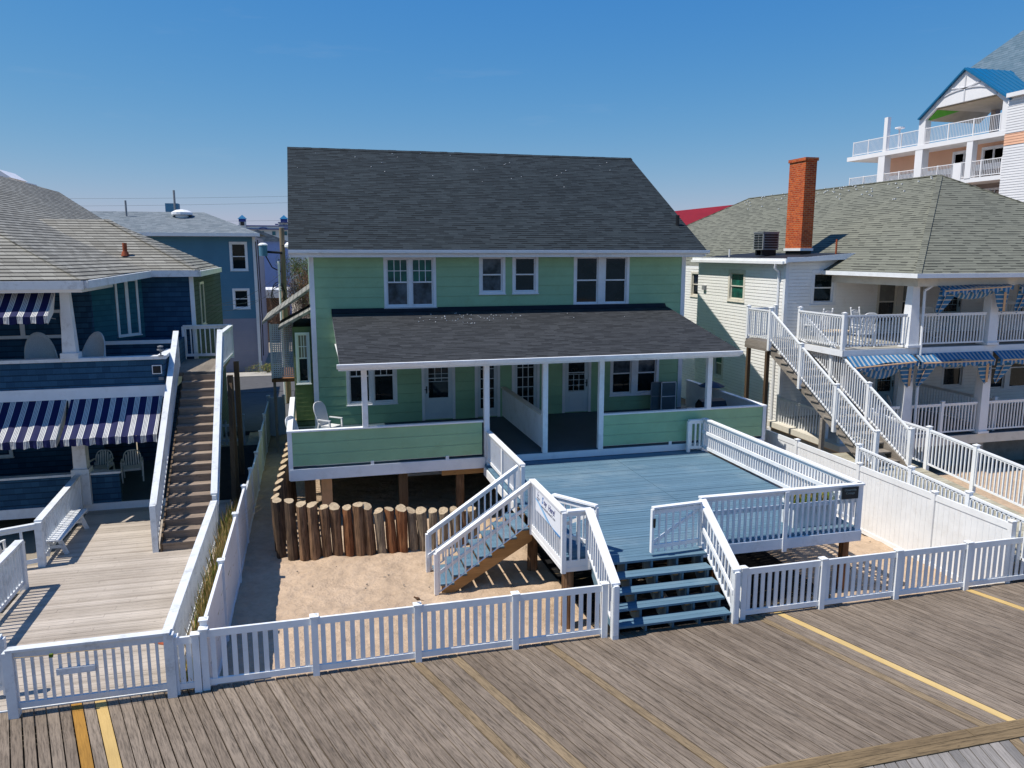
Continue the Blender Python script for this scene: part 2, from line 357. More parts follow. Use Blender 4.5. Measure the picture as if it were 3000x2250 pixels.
nv, wh = (.006, .010, .065, 1), (.60, .60, .57, 1)
NAVYSTR = stripes('navy_white_awning_stripes', [(0, nv), (.53, wh), (.61, nv), (.65, wh), (.72, nv), (.76, wh), (.83, nv), (.87, wh), (.96, nv)], .30)
bl, cr = (.03, .15, .31, 1), (.48, .47, .42, 1)
BLUESTR = stripes('blue_cream_awning_stripes', [(0, bl), (.5, cr), (.64, bl), (.70, cr), (.86, bl)], .17)
BLUESTRV = stripes('blue_cream_awning_flap', [(0, bl), (.45, cr), (.7, bl)], .14, 2)

def sandm(far=False):
    m = NT('beach_sand' if not far else 'far_beach_sand'); p = m.pos(); n1 = m.noise(p, .9, 5, .6); n2 = m.noise(p, 5, 6, .7); n3 = m.noise(p, 90, 2, .6)
    col = m.ramp(n1, [(.3, (.46, .34, .235, 1)), (.7, (.565, .425, .30, 1))] if not far else [(.3, (.17, .145, .115, 1)), (.7, (.22, .19, .15, 1))]); col = m.mix(1.0, col, m.ramp(n2, [(.35, (.88, .87, .86)), (.65, (1.06, 1.06, 1.06))]), 'MULTIPLY')
    sp = m.ramp(m.noise(p, 14, 3, .8), [(.70, (0, 0, 0)), (.74, (.5, .5, .5))]); col = m.mix(sp, col, srgb(110, 85, 60))
    n4 = m.noise(p, 2.2, 3, .5); m.bump(m.math('ADD', m.math('ADD', n2, m.math('MULTIPLY', n4, 1.4)), m.math('MULTIPLY', n3, .08)), .8, .10); return m.fin(col, .95, .1)
SAND = sandm(); FARSAND = sandm(True)
def logm(name, c1, c2):
    m = NT(name); X = m.sep(m.pos()); v = m.comb(m.math('MULTIPLY', X[0], 26), m.math('MULTIPLY', X[1], 26), m.math('MULTIPLY', X[2], 1.6))
    g = m.noise(v, 1, 6, .7); b = m.noise(m.comb(m.math('MULTIPLY', X[0], 3.7), m.math('MULTIPLY', X[1], 3.7), m.math('MULTIPLY', X[2], 2)), 1, 3, .5)
    col = m.ramp(b, [(.35, c1), (.65, c2)]); col = m.mix(1.0, col, m.ramp(g, [(.32, (.25, .25, .25)), (.5, (1, 1, 1)), (.72, (1.5, 1.45, 1.4))]), 'MULTIPLY')
    m.bump(g, .9, .02); return m.fin(col, .85, .2)
LOGS = [logm('piling_brown', srgb(104, 78, 56), srgb(132, 104, 80)), logm('piling_grey', srgb(122, 108, 90), srgb(150, 134, 112)), logm('piling_dark', srgb(70, 58, 48), srgb(104, 84, 66)), logm('piling_rust', srgb(112, 70, 44), srgb(134, 92, 62))]
def logend():
    m = NT('sawn_log_end'); p = m.pos(); n = m.noise(p, 9, 4, .6); w = m.n('ShaderNodeTexVoronoi'); w.inputs['Scale'].default_value = 6; m.put(w.inputs['Vector'], p)
    rg = m.math('FRACT', m.math('MULTIPLY', w.outputs[0], 9)); col = m.ramp(m.math('ADD', m.math('MULTIPLY', rg, .35), m.math('MULTIPLY', n, .65)), [(.25, srgb(135, 116, 94)), (.7, srgb(196, 176, 146))]); m.bump(n, .5, .01); return m.fin(col, .9, .1)
LOGEND = logend()
def leafm(name, a, b):
    m = NT(name); r = m.noise(m.pos(), 6, 3, .7); return m.fin(m.ramp(r, [(.3, a), (.7, b)]), .7, .2)
STRAW = leafm('dry_beach_grass', srgb(150, 120, 70), srgb(205, 178, 120)); GRASSG = leafm('green_grass_blades', srgb(75, 95, 30), srgb(120, 135, 55))
TWIG = leafm('bare_brown_twigs', srgb(88, 64, 48), srgb(130, 98, 74)); EVERG = leafm('evergreen_leaves', (.03, .06, .012, 1), (.09, .13, .03, 1))
BARK = paint('bark', (.09, .07, .055, 1), .9, .3, 8)
NAVYTXT = paint('navy_lettering', srgb(38, 50, 110), .5, .02); BLUETXT = paint('blue_lettering', srgb(30, 100, 170), .5, .02); GREYTXT = paint('grey_lettering', srgb(110, 112, 125), .5, .02)
SIGNTXT = paint('dim_sign_lettering', srgb(105, 125, 130), .5, .02); BANNERW = paint('banner_vinyl', (.74, .77, .83, 1), .4, .02, 1); BANBLUE = paint('pale_blue_wave', srgb(150, 195, 230), .4, .02); BANBLUE2 = paint('mid_blue_wave', srgb(70, 130, 190), .4, .02)

def text(body, size, mat, parent, F, a, z, d, name='lettering', shear=0, align='LEFT', ex=.002, xs=1.0, bold=0):
    cu = bpy.data.curves.new('t', 'FONT'); cu.body = body; cu.size = size; cu.shear = shear; cu.extrude = ex; cu.align_x = align; cu.offset = bold
    o = bpy.data.objects.new('t', cu); C.objects.link(o); bpy.context.view_layer.update()
    me = bpy.data.meshes.new_from_object(o.evaluated_get(bpy.context.evaluated_depsgraph_get())); bpy.data.objects.remove(o)
    O, u, n = F; off = wpos(parent)
    for v in me.vertices:
        x, y, e = v.co; t = a + x * xs
        v.co = (O[0] + u[0] * t + n[0] * (d + e) - off.x, O[1] + u[1] * t + n[1] * (d + e) - off.y, z + y - off.z)
    me.materials.clear(); me.materials.append(mat); ob = bpy.data.objects.new(name, me); C.objects.link(ob); ob.parent = parent; return ob

def lap(mb, F, a, b, z0, z1, exp=.15, d=.012, op=(), groove=0):
    """lap siding on wall frame F, openings op=[(a,b,z0,z1)]"""
    O, u, n = F
    P = lambda t, dd, z: (O[0] + u[0] * t + n[0] * dd, O[1] + u[1] * t + n[1] * dd, z)
    zs = {z0, z1}; k = 0
    while z0 + k * exp < z1:
        zs.add(round(z0 + k * exp, 5))
        if groove and z0 + k * exp + groove < z1: zs.add(round(z0 + k * exp + groove, 5))
        k += 1
    for o in op: zs.update(z for z in (o[2], o[3]) if z0 < z < z1)
    zs = sorted(zs)
    for za, zb in zip(zs, zs[1:]):
        if zb - za < 1e-4: continue
        kk = math.floor((za - z0) / exp + 1e-4); base = z0 + kk * exp
        da = d * (1 - (za - base) / exp); db = d * (1 - (zb - base) / exp)
        if groove:
            g0 = abs(za - base) < 1e-4 and zb - za < groove + 1e-3
            da = db = 0
            if not g0: da = d; db = d * .82
        iv = [(a, b)]; mid = (za + zb) / 2
        for o in op:
            if o[2] < mid < o[3]:
                nv_ = []
                for (s0, s1) in iv:
                    if o[1] <= s0 or o[0] >= s1: nv_.append((s0, s1)); continue
                    if o[0] > s0: nv_.append((s0, o[0]))
                    if o[1] < s1: nv_.append((o[1], s1))
                iv = nv_
        for s0, s1 in iv:
            mb.poly([P(s0, da, za), P(s1, da, za), P(s1, db, zb), P(s0, db, zb)])
            if abs(za - base - groove) < 1e-4: mb.poly([P(s0, 0, za), P(s1, 0, za), P(s1, da, za), P(s0, da, za)])
    return mb
def opening(w): return (w[0] + .03, w[1] - .03, w[2] + .03, w[3] - .03)
def window(parent, F, a, b, z0, z1, cols=2, grid=None, trim=.10, mul_=.12, panes=(GLASS, GLASS), tm=TRIM, sash=True, split=.5, name='window', proud=.03, lab=None):
    f = MB()
    f.lbox(F, a, a + trim, z0, z1, -.05, proud); f.lbox(F, b - trim, b, z0, z1, -.05, proud)
    f.lbox(F, a + trim, b - trim, z1 - trim, z1, -.05, proud); f.lbox(F, a + trim, b - trim, z0, z0 + trim * .7, -.05, proud)
    f.lbox(F, a - .02, b + .02, z0 - .03, z0 - .001, -.01, proud + .035)
    wi = (b - a - 2 * trim - (cols - 1) * mul_) / cols
    root = f.build(name, tm, parent)
    if lab: root['label'] = lab
    for c in range(cols):
        s0 = a + trim + c * (wi + mul_)
        if c: MB().lbox(F, s0 - mul_ - .001, s0 + .001, z0 + trim * .7, z1 - trim, -.05, proud - .006).build('mullion', tm, root)
        lo, hi = z0 + trim * .7, z1 - trim; zm = lo + (hi - lo) * split
        s = MB(); fr = .045
        for (p0, p1, dd) in (((zm - .02), hi, -.028), (lo, zm + .02, -.05)) if sash else ((lo, hi, -.03),):
            s.lbox(F, s0, s0 + fr, p0, p1, dd - .03, dd); s.lbox(F, s0 + wi - fr, s0 + wi, p0, p1, dd - .03, dd)
            s.lbox(F, s0 + fr, s0 + wi - fr, p1 - fr, p1, dd - .03, dd); s.lbox(F, s0 + fr, s0 + wi - fr, p0, p0 + fr, dd - .03, dd)
        if grid:
            gc, gr, part = grid; p0, p1 = (zm + .02, hi - fr) if (sash and part == 'u') else (lo + fr, hi - fr); dd = -.034
            for i in range(1, gc): x = s0 + fr + (wi - 2 * fr) * i / gc; s.lbox(F, x - .012, x + .012, p0, p1, dd - .02, dd)
            for j in range(1, gr): z = p0 + (p1 - p0) * j / gr; s.lbox(F, s0 + fr, s0 + wi - fr, z - .012, z + .012, dd - .021, dd - .001)
        s.build('sash', tm, root)
        if sash:
            MB().lbox(F, s0 + .01, s0 + wi - .01, zm, hi - .01, -.056, -.050).build('pane', panes[0], root)
            MB().lbox(F, s0 + .01, s0 + wi - .01, lo + .01, zm - .001, -.078, -.072).build('pane', panes[1], root)
        else: MB().lbox(F, s0 + .01, s0 + wi - .01, lo + .01, hi - .01, -.056, -.050).build('pane', panes[0], root)
    return root
def railing(root, p, q, h=1.0, posts=(1, 1), bw=.035, pitch=.125, cap=(.14, .04), low=.09, mat=WHITE, sub=.085, post=.09, mid=None, postcap=False, name='railing', below=0, capext=0, botw=.04, both=.085, endcap=.0):
    p = Vector(p); q = Vector(q); d = q - p; L = d.length; hl = Vector((d.x, d.y, 0)).length
    up = Vector((0, 0, 1)); dn = d.normalized(); b = MB(); n = max(1, int(hl / pitch))
    yaw = Vector((d.x, d.y, 0)).normalized(); sx = Vector((yaw.y, -yaw.x, 0))
    for i in range(n):
        c = p + d * ((i + .5) / n); z0 = c.z + low; z1 = c.z + h - cap[1] - .005
        a0 = yaw * bw / 2; a1 = sx * bw / 2; cc = Vector((c.x, c.y, 0))
        Q = [cc - a0 - a1, cc + a0 - a1, cc + a0 + a1, cc - a0 + a1]
        b.hexa([(v.x, v.y, z0) for v in Q] + [(v.x, v.y, z1) for v in Q])
    r = b.build(name, mat, root)
    e = dn * capext
    MB().beam(p + up * (h - cap[1] / 2) - e, q + up * (h - cap[1] / 2) + e, cap[0], cap[1], vert_ends=True).build('top_rail', mat, r)
    if sub:
        m = MB(); m.beam(p + up * (h - cap[1] - sub / 2 - .003), q + up * (h - cap[1] - sub / 2 - .003), botw + .012, sub, vert_ends=True)
        m.beam(p + up * (low + both / 2), q + up * (low + both / 2), botw + .012, both, vert_ends=True); m.build('bottom_rail', mat, r)
    if mid: MB().beam(p + up * mid[0] + sx * mid[1], q + up * mid[0] + sx * mid[1], .04, .09, vert_ends=True).build('hand_rail', mat, r)
    for k, (pt, on) in enumerate(((p, posts[0]), (q, posts[1]))):
        if on:
            hh = h + (.06 if postcap else -cap[1] - .002); w = post / 2; pp = MB(); pp.box(pt.x - w, pt.x + w, pt.y - w, pt.y + w, pt.z - below, pt.z + hh)
            if postcap:
                w2 = w + .018; z = pt.z + hh; pp.box(pt.x - w2, pt.x + w2, pt.y - w2, pt.y + w2, z, z + .02)
                n0 = len(pp.v); pp.v += [(pt.x - w, pt.y - w, z + .02), (pt.x + w, pt.y - w, z + .02), (pt.x + w, pt.y + w, z + .02), (pt.x - w, pt.y + w, z + .02), (pt.x, pt.y, z + .05)]
                for t in ((0, 1, 4), (1, 2, 4), (2, 3, 4), (3, 0, 4)): pp.f.append(tuple(n0 + i for i in t)); pp.m.append(0)
            pp.build('post', mat, r)
    return r
def postmesh(x, y, z0, z1, w=.055, cap=True):
    pp = MB(); pp.box(x - w, x + w, y - w, y + w, z0, z1)
    if cap:
        w2 = w + .018; pp.box(x - w2, x + w2, y - w2, y + w2, z1, z1 + .02); n0 = len(pp.v); z = z1
        pp.v += [(x - w, y - w, z + .02), (x + w, y - w, z + .02), (x + w, y + w, z + .02), (x - w, y + w, z + .02), (x, y, z + .05)]
        for t in ((0, 1, 4), (1, 2, 4), (2, 3, 4), (3, 0, 4)): pp.f.append(tuple(n0 + i for i in t)); pp.m.append(0)
    return pp
def roofslab(mb, pts, t=.12):
    pts = [Vector(p) for p in pts]; n = (pts[1] - pts[0]).cross(pts[2] - pts[1]).normalized()
    if n.z < 0: pts = pts[::-1]; n = -n
    return mb.extr([p - Vector((0, 0, t)) for p in pts], (0, 0, t))

# ================================================================ GROUND
from mathutils import noise as _mn
def sandz(x, y):
    q = .045 * _mn.noise(Vector((x * 1.7, y * 1.7, 0))) + .035 * _mn.noise(Vector((x * 4.3, y * 4.3, 3)))
    z = -.5 + .035 * math.sin(x * 1.3 + y * .7) * math.sin(y * 1.1 - x * .4) + .015 * math.sin(x * 4.1 + 2 * math.sin(y * 3)) * math.sin(y * 3.7 + x)
    return z + q + max(0, (12.95 - y)) * .6
g = MB(); g.grid(lambda u, v: (-2.6 + u * 17.4, 12.5 + v * 24, sandz(-2.6 + u * 17.4, 12.5 + v * 24)), 230, 310)
tag(g.build('sand', SAND, smooth=True), kind='structure')
gm = NT('sandy_ground_material'); gp = gm.pos(); gn_ = gm.noise(gp, .08, 5, .6)
GROUND = gm.fin(gm.ramp(gn_, [(.35, (.24, .21, .17, 1)), (.65, (.36, .31, .24, 1))]), .95, .1)
tag(MB().grid(lambda u, v: (-900 + 1800 * u, -900 + 1800 * v, -.62), 1, 1).build('ground', GROUND), kind='structure')
tag(MB().grid(lambda u, v: (-400 + 800 * u, -60 + 63 * v, -.58), 40, 8).build('beach', FARSAND), kind='structure')
wm = NT('sea_water'); wm.bump(wm.noise(wm.pos(), .5, 6, .7), .6, .3); WATER = wm.fin((.03, .09, .11, 1), .15, .5)
tag(MB().grid(lambda u, v: (-900 + 1800 * u, -1000 + 935 * v, -.56), 1, 1).build('sea', WATER), kind='structure')
tag(MB().box(-9, 30, 43.5, 49.2, -.6, -.42).build('driveway', ASPH), kind='structure')
tag(MB().box(-4.2, -.9, 33.9, 43.45, -.6, -.43).build('side_driveway', ASPH), kind='structure')
tag(MB().box(-9, 30, 49.25, 51.0, -.6, -.40).build('pavement', CONC), kind='structure')
# boardwalk: every board is its own strip of one surface
ca, sa = math.cos(R(BA)), math.sin(R(BA))
def boards(y0, y1, x0, x1, mats, names, pick, ang, width, z=0, gap=.011, th=.05):
    ca_, sa_ = math.cos(R(ang)), math.sin(R(ang)); sx = width / abs(sa_); m = MB(); rnd = random.Random(3)
    k0 = int((x0) / sx) - 2; k1 = int(x1 / sx) + 2
    for k in range(k0, k1):
        # across coordinate ac = -sa*x + ca*y ; board k covers ac in [k w, (k+1) w]
        zz = z + rnd.uniform(-.003, .003); g_ = gap / 2 + rnd.random() * gap * .6
        def xa(ac, y): return (ac - ca_ * y) / (-sa_)
        a0, a1 = k * width + g_, (k + 1) * width - g_
        xs = [xa(a0, y0), xa(a1, y0), xa(a1, y1), xa(a0, y1)]
        if max(xs) < x0 or min(xs) > x1: continue
        m.cur = pick(k)
        p = [(xs[0], y0), (xs[1], y0), (xs[2], y1), (xs[3], y1)]
        m.hexa([(a, b, zz - th) for a, b in p] + [(a, b, zz) for a, b in p])
    return m
def kof(x, y): return math.floor((-sa * x + ca * y) / BW)
newb = {kof(-3.17 , 11.9), kof(8.72 + .06, 12.2), kof(13.35, 12.3)}; goldb = {kof(-3.55, 11.9)}; agedb = {kof(4.02, 12.4), kof(1.62, 12.3), kof(2.46, 12.0), kof(8.3, 12.2)}
bwk = boards(8.52, 12.62, -16, 22, None, None, lambda k: 1 if k in newb else 3 if k in goldb else 2 if k in agedb else 0, BA, BW)
tag(bwk.build('boardwalk', [BWALK, BNEW, BAGED, BGOLD]), kind='structure')
e = MB(); x = -16
for (ya, yb, o) in ((8.34, 8.512, 0), (8.16, 8.333, 1.7)):
    x = -16 + o
    while x < 24: e.box(x, x + 4.19, ya, yb, -.2, .012); x += 4.2
tag(e.build('boardwalk_edging', BEDGE), kind='structure')
bw2 = boards(-3, 8.15, -16, 20, None, None, lambda k: 1 if k % 17 == 5 else 0, -108, .17)
tag(bw2.build('outer_boardwalk', [BFAR, BAGED]), kind='structure')

# ================================================================ MAIN GREEN HOUSE
H = thing('green_house', 'sage green house with dark shingle roof and covered front porch, in the centre', 'house', (6.8, 26.4, -.5))
HX0, HX1, HY, HYB = .10, 13.47, 26.4, 39.3
FF = ((0, HY), (1, 0), (0, -1))
uw = [(2.48, 4.24, 5.17, 6.91), (5.73, 6.66, 5.60, 6.94), (6.91, 7.85, 5.60, 6.94), (9.16, 11.28, 5.15, 6.95)]
lw = [(1.14, 2.84, 1.91, 3.45), (10.62, 12.56, 1.80, 3.45)]
drs = [(3.68, 4.85, 1.25, 3.55), (5.55, 6.46, 1.25, 3.55), (6.89, 7.92, 1.25, 3.55), (8.78, 9.88, 1.25, 3.55)]
w = MB(); lap(w, FF, HX0, HX1, 1.24, 7.0, .33, .020, [opening(o) for o in uw + lw + drs], groove=.014)
GS_, GR_ = ((HX0, HYB), (0, -1), (-1, 0)), ((HX1, HY), (0, 1), (1, 0))
for F in (GS_, GR_):
    lap(w, F, 0, HYB - HY, -.3, 7.0, .33, .02, groove=.014)
    X_ = F[0][0]; w.poly([(X_, HY, 7.0), (X_, 32.87, 11.0), (X_, HYB, 7.0)])
w.poly([(HX0, HYB, -.3), (HX1, HYB, -.3), (HX1, HYB, 7), (HX0, HYB, 7)])
w.build('wall', GREEN, H)
MB().box(HX0 + .05, HX1 - .05, HY + .1, HYB - .1, -.6, 1.2).build('foundation', GREYW, H, label='shadowed grey block foundation')
t = MB(); t.box(HX0 - .03, HX0 + .13, HY - .035, HY + .13, -.3, 6.94); t.box(HX1 - .13, HX1 + .03, HY - .035, HY + .13, -.3, 6.94); t.build('corner_board', TRIM, H)
r = MB(); rx0, rx1 = -.53, 13.99
roofslab(r, [(rx0, 25.78, 7.12), (rx1, 25.78, 7.12), (rx1, 32.87, 11.09), (rx0, 32.87, 11.09)], .05)
roofslab(r, [(rx0, 32.87, 11.09), (rx1, 32.87, 11.09), (rx1, 39.95, 7.12), (rx0, 39.95, 7.12)], .05)
roof = r.build('roof', SHDARK, H)
rc = MB()
for i in range(48): x0 = rx0 + i * (rx1 - rx0) / 48; zz = 11.105 + random.uniform(0, .012); rc.extr([(x0, 32.70, zz - .10), (x0, 32.87, zz), (x0, 33.04, zz - .10), (x0, 33.02, zz - .12), (x0, 32.87, zz - .02), (x0, 32.72, zz - .12)], ((rx1 - rx0) / 48 + .01, 0, 0))
rc.build('ridge_cap', SHDARK, roof)
rk = MB()
for X_ in (rx0 + .012, rx1 - .05):
    rk.extr([(X_, 25.80, 6.88), (X_, 25.80, 7.06), (X_, 32.87, 11.03), (X_, 39.93, 7.06), (X_, 39.93, 6.88), (X_, 32.87, 10.84)], (.038, 0, 0))
rk.build('rake_board', TRIM, roof)
f = MB(); f.box(rx0 + .05, rx1 - .05, 25.86, 25.90, 6.86, 7.06); f.box(rx0 + .05, rx1 - .05, 25.9, HY, 6.90, 6.94); f.build('fascia', TRIM, roof)
gt = MB(); gt.extr([(rx0, 25.73, 7.07), (rx0, 25.73, 7.10), (rx0, 25.86, 7.10), (rx0, 25.86, 6.97), (rx0, 25.78, 6.97), (rx0, 25.74, 7.0)], (rx1 - rx0 + .12, 0, 0)); gt.build('gutter', WHITE, roof)
window(H, FF, *uw[0], cols=2, grid=(3, 2, 'u'), panes=(GLASSG, CURTAINREFL)); window(H, FF, *uw[1], cols=1, panes=(CURTAINREFL, CURTAINREFL)); window(H, FF, *uw[2], cols=1); window(H, FF, *uw[3], cols=2, mul_=.26)
window(H, FF, *lw[0], cols=2, grid=(3, 1, 'u'), split=.66); window(H, FF, *lw[1], cols=2, mul_=.24, panes=(CURTAINREFL, GLASS))
def storm_door(parent, F, a, b, z0, z1, grid=None, knob='r', french=False, mat=DOORW):
    tr = .10; f = MB(); f.lbox(F, a, a + tr, z0, z1, -.05, .035); f.lbox(F, b - tr, b, z0, z1, -.05, .035); f.lbox(F, a + tr, b - tr, z1 - tr, z1, -.05, .035)
    dr = f.build('door', TRIM, parent)
    s = MB(); A, B = a + tr, b - tr; L = .14 if not french else .11; kz = z0 + (.78 if not french else .32)
    s.lbox(F, A, A + L, z0, z1 - tr, -.045, -.005); s.lbox(F, B - L, B, z0, z1 - tr, -.045, -.005); s.lbox(F, A + L, B - L, z1 - tr - .12, z1 - tr, -.045, -.005); s.lbox(F, A + L, B - L, z0 + .03, kz, -.045, -.005)
    if french:
        for i in (1, 2): x = A + L + (B - A - 2 * L) * i / 3; s.lbox(F, x - .012, x + .012, kz, z1 - tr - .12, -.03, -.012)
        for j in range(1, 5): z = kz + (z1 - tr - .12 - kz) * j / 5; s.lbox(F, A + L, B - L, z - .012, z + .012, -.03, -.013)
    else:
        for (q0, q1, q2, q3) in ((A + L + .03, B - L - .03, z0 + .62, z0 + .64), (A + L + .03, B - L - .03, z0 + .2, z0 + .22), (A + L + .03, A + L + .05, z0 + .22, z0 + .62), (B - L - .05, B - L - .03, z0 + .22, z0 + .62)): s.lbox(F, q0, q1, q2, q3, -.005, .006)
        mz = z0 + 1.45; s.lbox(F, A + L, B - L, mz, mz + .035, -.03, -.01)
        if grid:
            for i in (1, 2): x = A + L + (B - A - 2 * L) * i / 3; s.lbox(F, x - .008, x + .008, grid[0], grid[1], -.043, -.033)
            for j in range(0, 4): z = grid[0] + (grid[1] - grid[0]) * j / 3; s.lbox(F, A + L, B - L, z - .008, z + .008, -.043, -.034)
    s.build('door_leaf', mat, dr)
    MB().lbox(F, A + L, B - L, kz, z1 - tr - .12, -.055, -.045).build('door_pane', GLASS if french else CURTAINREFL if grid is None else GLASS, dr)
    if not french:
        x = B - .08 if knob == 'r' else A + .05; h = MB(); h.lbox(F, x, x + .035, z0 + .95, z0 + 1.2, -.005, .02); h.lbox(F, x - .06, x + .04, z0 + 1.08, z0 + 1.1, .02, .04); h.build('handle', BLACKM, dr)
    MB().lbox(F, a, b, z0 - .045, z0 - .003, -.02, .06).build('threshold', BLACKM, dr)
    return dr
storm_door(H, FF, *drs[0], grid=(2.6, 3.4), knob='l'); storm_door(H, FF, *drs[1], french=True); storm_door(H, FF, *drs[2], french=True); storm_door(H, FF, *drs[3], grid=(2.05, 2.65), knob='r')
# porch
PX0, PX1, PY = -.66, 13.78, 21.2
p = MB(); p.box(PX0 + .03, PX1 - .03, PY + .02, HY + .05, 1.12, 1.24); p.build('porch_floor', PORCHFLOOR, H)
f = MB(); f.box(PX0, 4.74, PY - .03, PY + .02, .90, 1.215); f.box(4.745, 11.45, PY - .028, PY + .02, 1.02, 1.213); f.box(11.455, PX1, PY - .03, PY + .02, .92, 1.215); f.box(PX0, PX0 + .05, PY + .025, HY, .90, 1.21); f.box(PX1 - .05, PX1, PY + .025, HY, .9, 1.21); f.build('porch_fascia', TRIM, H)
pw = MB(); P1 = ((0, PY + .02), (1, 0), (0, -1))
for F_, a_, b_ in ((P1, PX0, 4.66), (P1, 8.35, PX1), (((PX0, HY), (0, -1), (-1, 0)), 0, HY - PY), (((PX1, PY), (0, 1), (1, 0)), 0, HY - PY)): lap(MB(), F_, a_, b_, 1.30, 2.24, .315, .018, groove=.012).build('porch_wall', GREEN, H)
pi = MB(); pi.box(PX0, 4.66, PY + .024, PY + .10, 1.29, 2.24); pi.box(8.35, PX1, PY + .024, PY + .10, 1.29, 2.24); pi.box(PX0 + .005, PX0 + .08, PY + .105, HY - .02, 1.29, 2.24); pi.box(PX1 - .08, PX1 - .005, PY + .105, HY - .02, 1.29, 2.24); pi.build('inner_boarding', TRIM, H)
cp = MB(); cp.box(PX0 - .04, 4.70, PY - .035, PY + .13, 2.243, 2.285); cp.box(8.31, PX1 + .04, PY - .035, PY + .13, 2.243, 2.285); cp.box(PX0 - .04, PX0 + .11, PY + .134, HY, 2.243, 2.284); cp.box(PX1 - .11, PX1 + .04, PY + .134, HY, 2.243, 2.284); cp.build('wall_cap', WHITE, H)
ce = MB(); ce.box(PX0 - .03, PX0 + .09, PY - .02, PY + .022, .92, 2.243); ce.box(PX1 - .09, PX1 + .03, PY - .02, PY + .022, 1.16, 2.243); ce.build('corner_board', TRIM, H)
sc = MB()
for X_ in (1.5, 3.6, 10.5): sc.box(X_, X_ + .09, PY - .02, PY + .03, 1.2, 1.32)
sc.build('drain_outlet', TRIM, H)
for (x, zb) in ((1.39, 2.286), (4.8, 1.22), (6.54, 1.22), (8.27, 1.22), (11.79, 2.286)):
    MB().box(x - .075, x + .075, PY - .03, PY + .11, zb, 3.90).build('porch_post', WHITE, H)
b = MB(); b.box(.85, 12.50, PY - .03, PY + .11, 3.902, 4.02); b.build('porch_beam', TRIM, H)
pr = MB(); roofslab(pr, [(.74, 20.82, 4.10), (12.56, 20.82, 4.10), (12.80, 26.36, 5.05), (.74, 26.36, 5.05)], .05); pr = pr.build('porch_roof', SHPORCH, H)
f = MB(); f.box(.70, 12.56, 20.79, 20.83, 3.92, 4.085); f.build('fascia', TRIM, pr)
gt = MB(); gt.extr([(.66, 20.68, 4.07), (.66, 20.68, 4.10), (.66, 20.79, 4.10), (.66, 20.79, 3.98), (.66, 20.72, 3.98)], (11.93, 0, 0)); gt.build('gutter', WHITE, pr)
f = MB(); f.extr([(.75, 20.83, 3.93), (.75, 20.83, 4.04), (.75, 26.36, 4.99), (.75, 26.36, 4.88)], (.03, 0, 0)); f.extr([(12.50, 20.83, 3.93), (12.50, 20.83, 4.04), (12.74, 26.36, 4.99), (12.74, 26.36, 4.88)], (.03, 0, 0)); f.extr([(.80, 20.9, 3.9), (.80, 26.35, 4.0), (12.48, 26.35, 4.0), (12.48, 20.9, 3.9)], (0, 0, .02)); f.build('rake_board', TRIM, pr)
MB().extr([(.74, 26.22, 5.04), (.74, 26.36, 5.18), (.74, 26.375, 5.05)], (11.97, 0, 0)).build('flashing', TARB, pr)
# side bay
BF = ((0, 28.7), (1, 0), (0, -1)); b = MB(); bw_ = (-.50, .0, 2.35, 4.2)
MB().box(-.56, .1, 28.79, 33, -.5, 4.35).build('side_bay', GSHIN, H, label='green shingled side bay with its own roof')
lap(b, BF, -.58, .1, 1.0, 4.4, .16, .01, [opening(bw_)]); b.build('bay_wall', GREENSH, H)
window(H, BF, *bw_, cols=1, grid=(3, 2, 'u'), trim=.07, panes=(SHADE, GLASS), proud=.09)
r = MB(); roofslab(r, [(-1.05, 28.3, 4.42), (.12, 28.3, 5.05), (.12, 31.5, 5.05), (-1.05, 31.5, 4.42)], .1); roofslab(r, [(-1.65, 29.6, 4.52), (.12, 29.6, 5.75), (.12, 34.0, 5.75), (-1.65, 34.0, 4.52)], .1); r.build('bay_roof', SHOLD, H)
l = MB()
for i in range(11):
    l.box(-1.36 + i * .072, -1.325 + i * .072, 29.9, 29.92, 2.42, 4.42)
for j in range(28): l.box(-1.38, -.60, 29.885, 29.899, 2.42 + j * .072, 2.456 + j * .072)
l.box(-1.42, -1.37, 29.88, 29.94, 2.38, 4.45); l.box(-.61, -.57, 29.88, 29.94, 2.38, 4.45); l.build('lattice_screen', OLDWHITE, H)
MB().box(-1.42, -.57, 29.87, 33, 2.25, 2.375).build('landing_floor', BROWNPOST, H)
MB().box(-1.38, -1.28, 30.0, 30.1, -.5, 2.25).build('support_post', GREYWOOD, H)
pp = MB(); pp.box(2.3, 2.55, 21.5, 21.75, -.6, .9); pp.box(9, 9.2, 21.5, 21.7, -.6, .9); pp.box(-.3, 0, 22.0, 22.2, -.6, .9); pp.build('support_post', DARKPOST, H)
pp = MB(); pp.cyl((4.05, 21.45, -.6), (4.05, 21.45, .95), .13, .12, 12); pp.build('round_pile', LOGS[0], H)
MB().box(.15, .45, 21.9, 21.98, -.55, .9).build('board', UNDERPINK, H); MB().box(3.5, 4.73, 21.3, 21.36, .72, .9).build('ledger_beam', RAWPINE, H)
MB().box(2.6, 4.6, 24.0, 24.1, -.02, .06).build('pipe', TRIM, H)
pt = MB(); pt.box(6.47, 6.57, PY + .12, 26.1, 1.34, 2.32); pt.build('partition', WHITE, H); MB().box(6.43, 6.61, PY + .10, 26.15, 2.323, 2.36).build('partition_cap', CREAMTRIM, H)
v = MB(); v.cyl((13.62, 27.4, 7.6), (13.62, 27.4, 8.4), .07, .07, 10); v.build('vent_pipe', BLACKM, H)
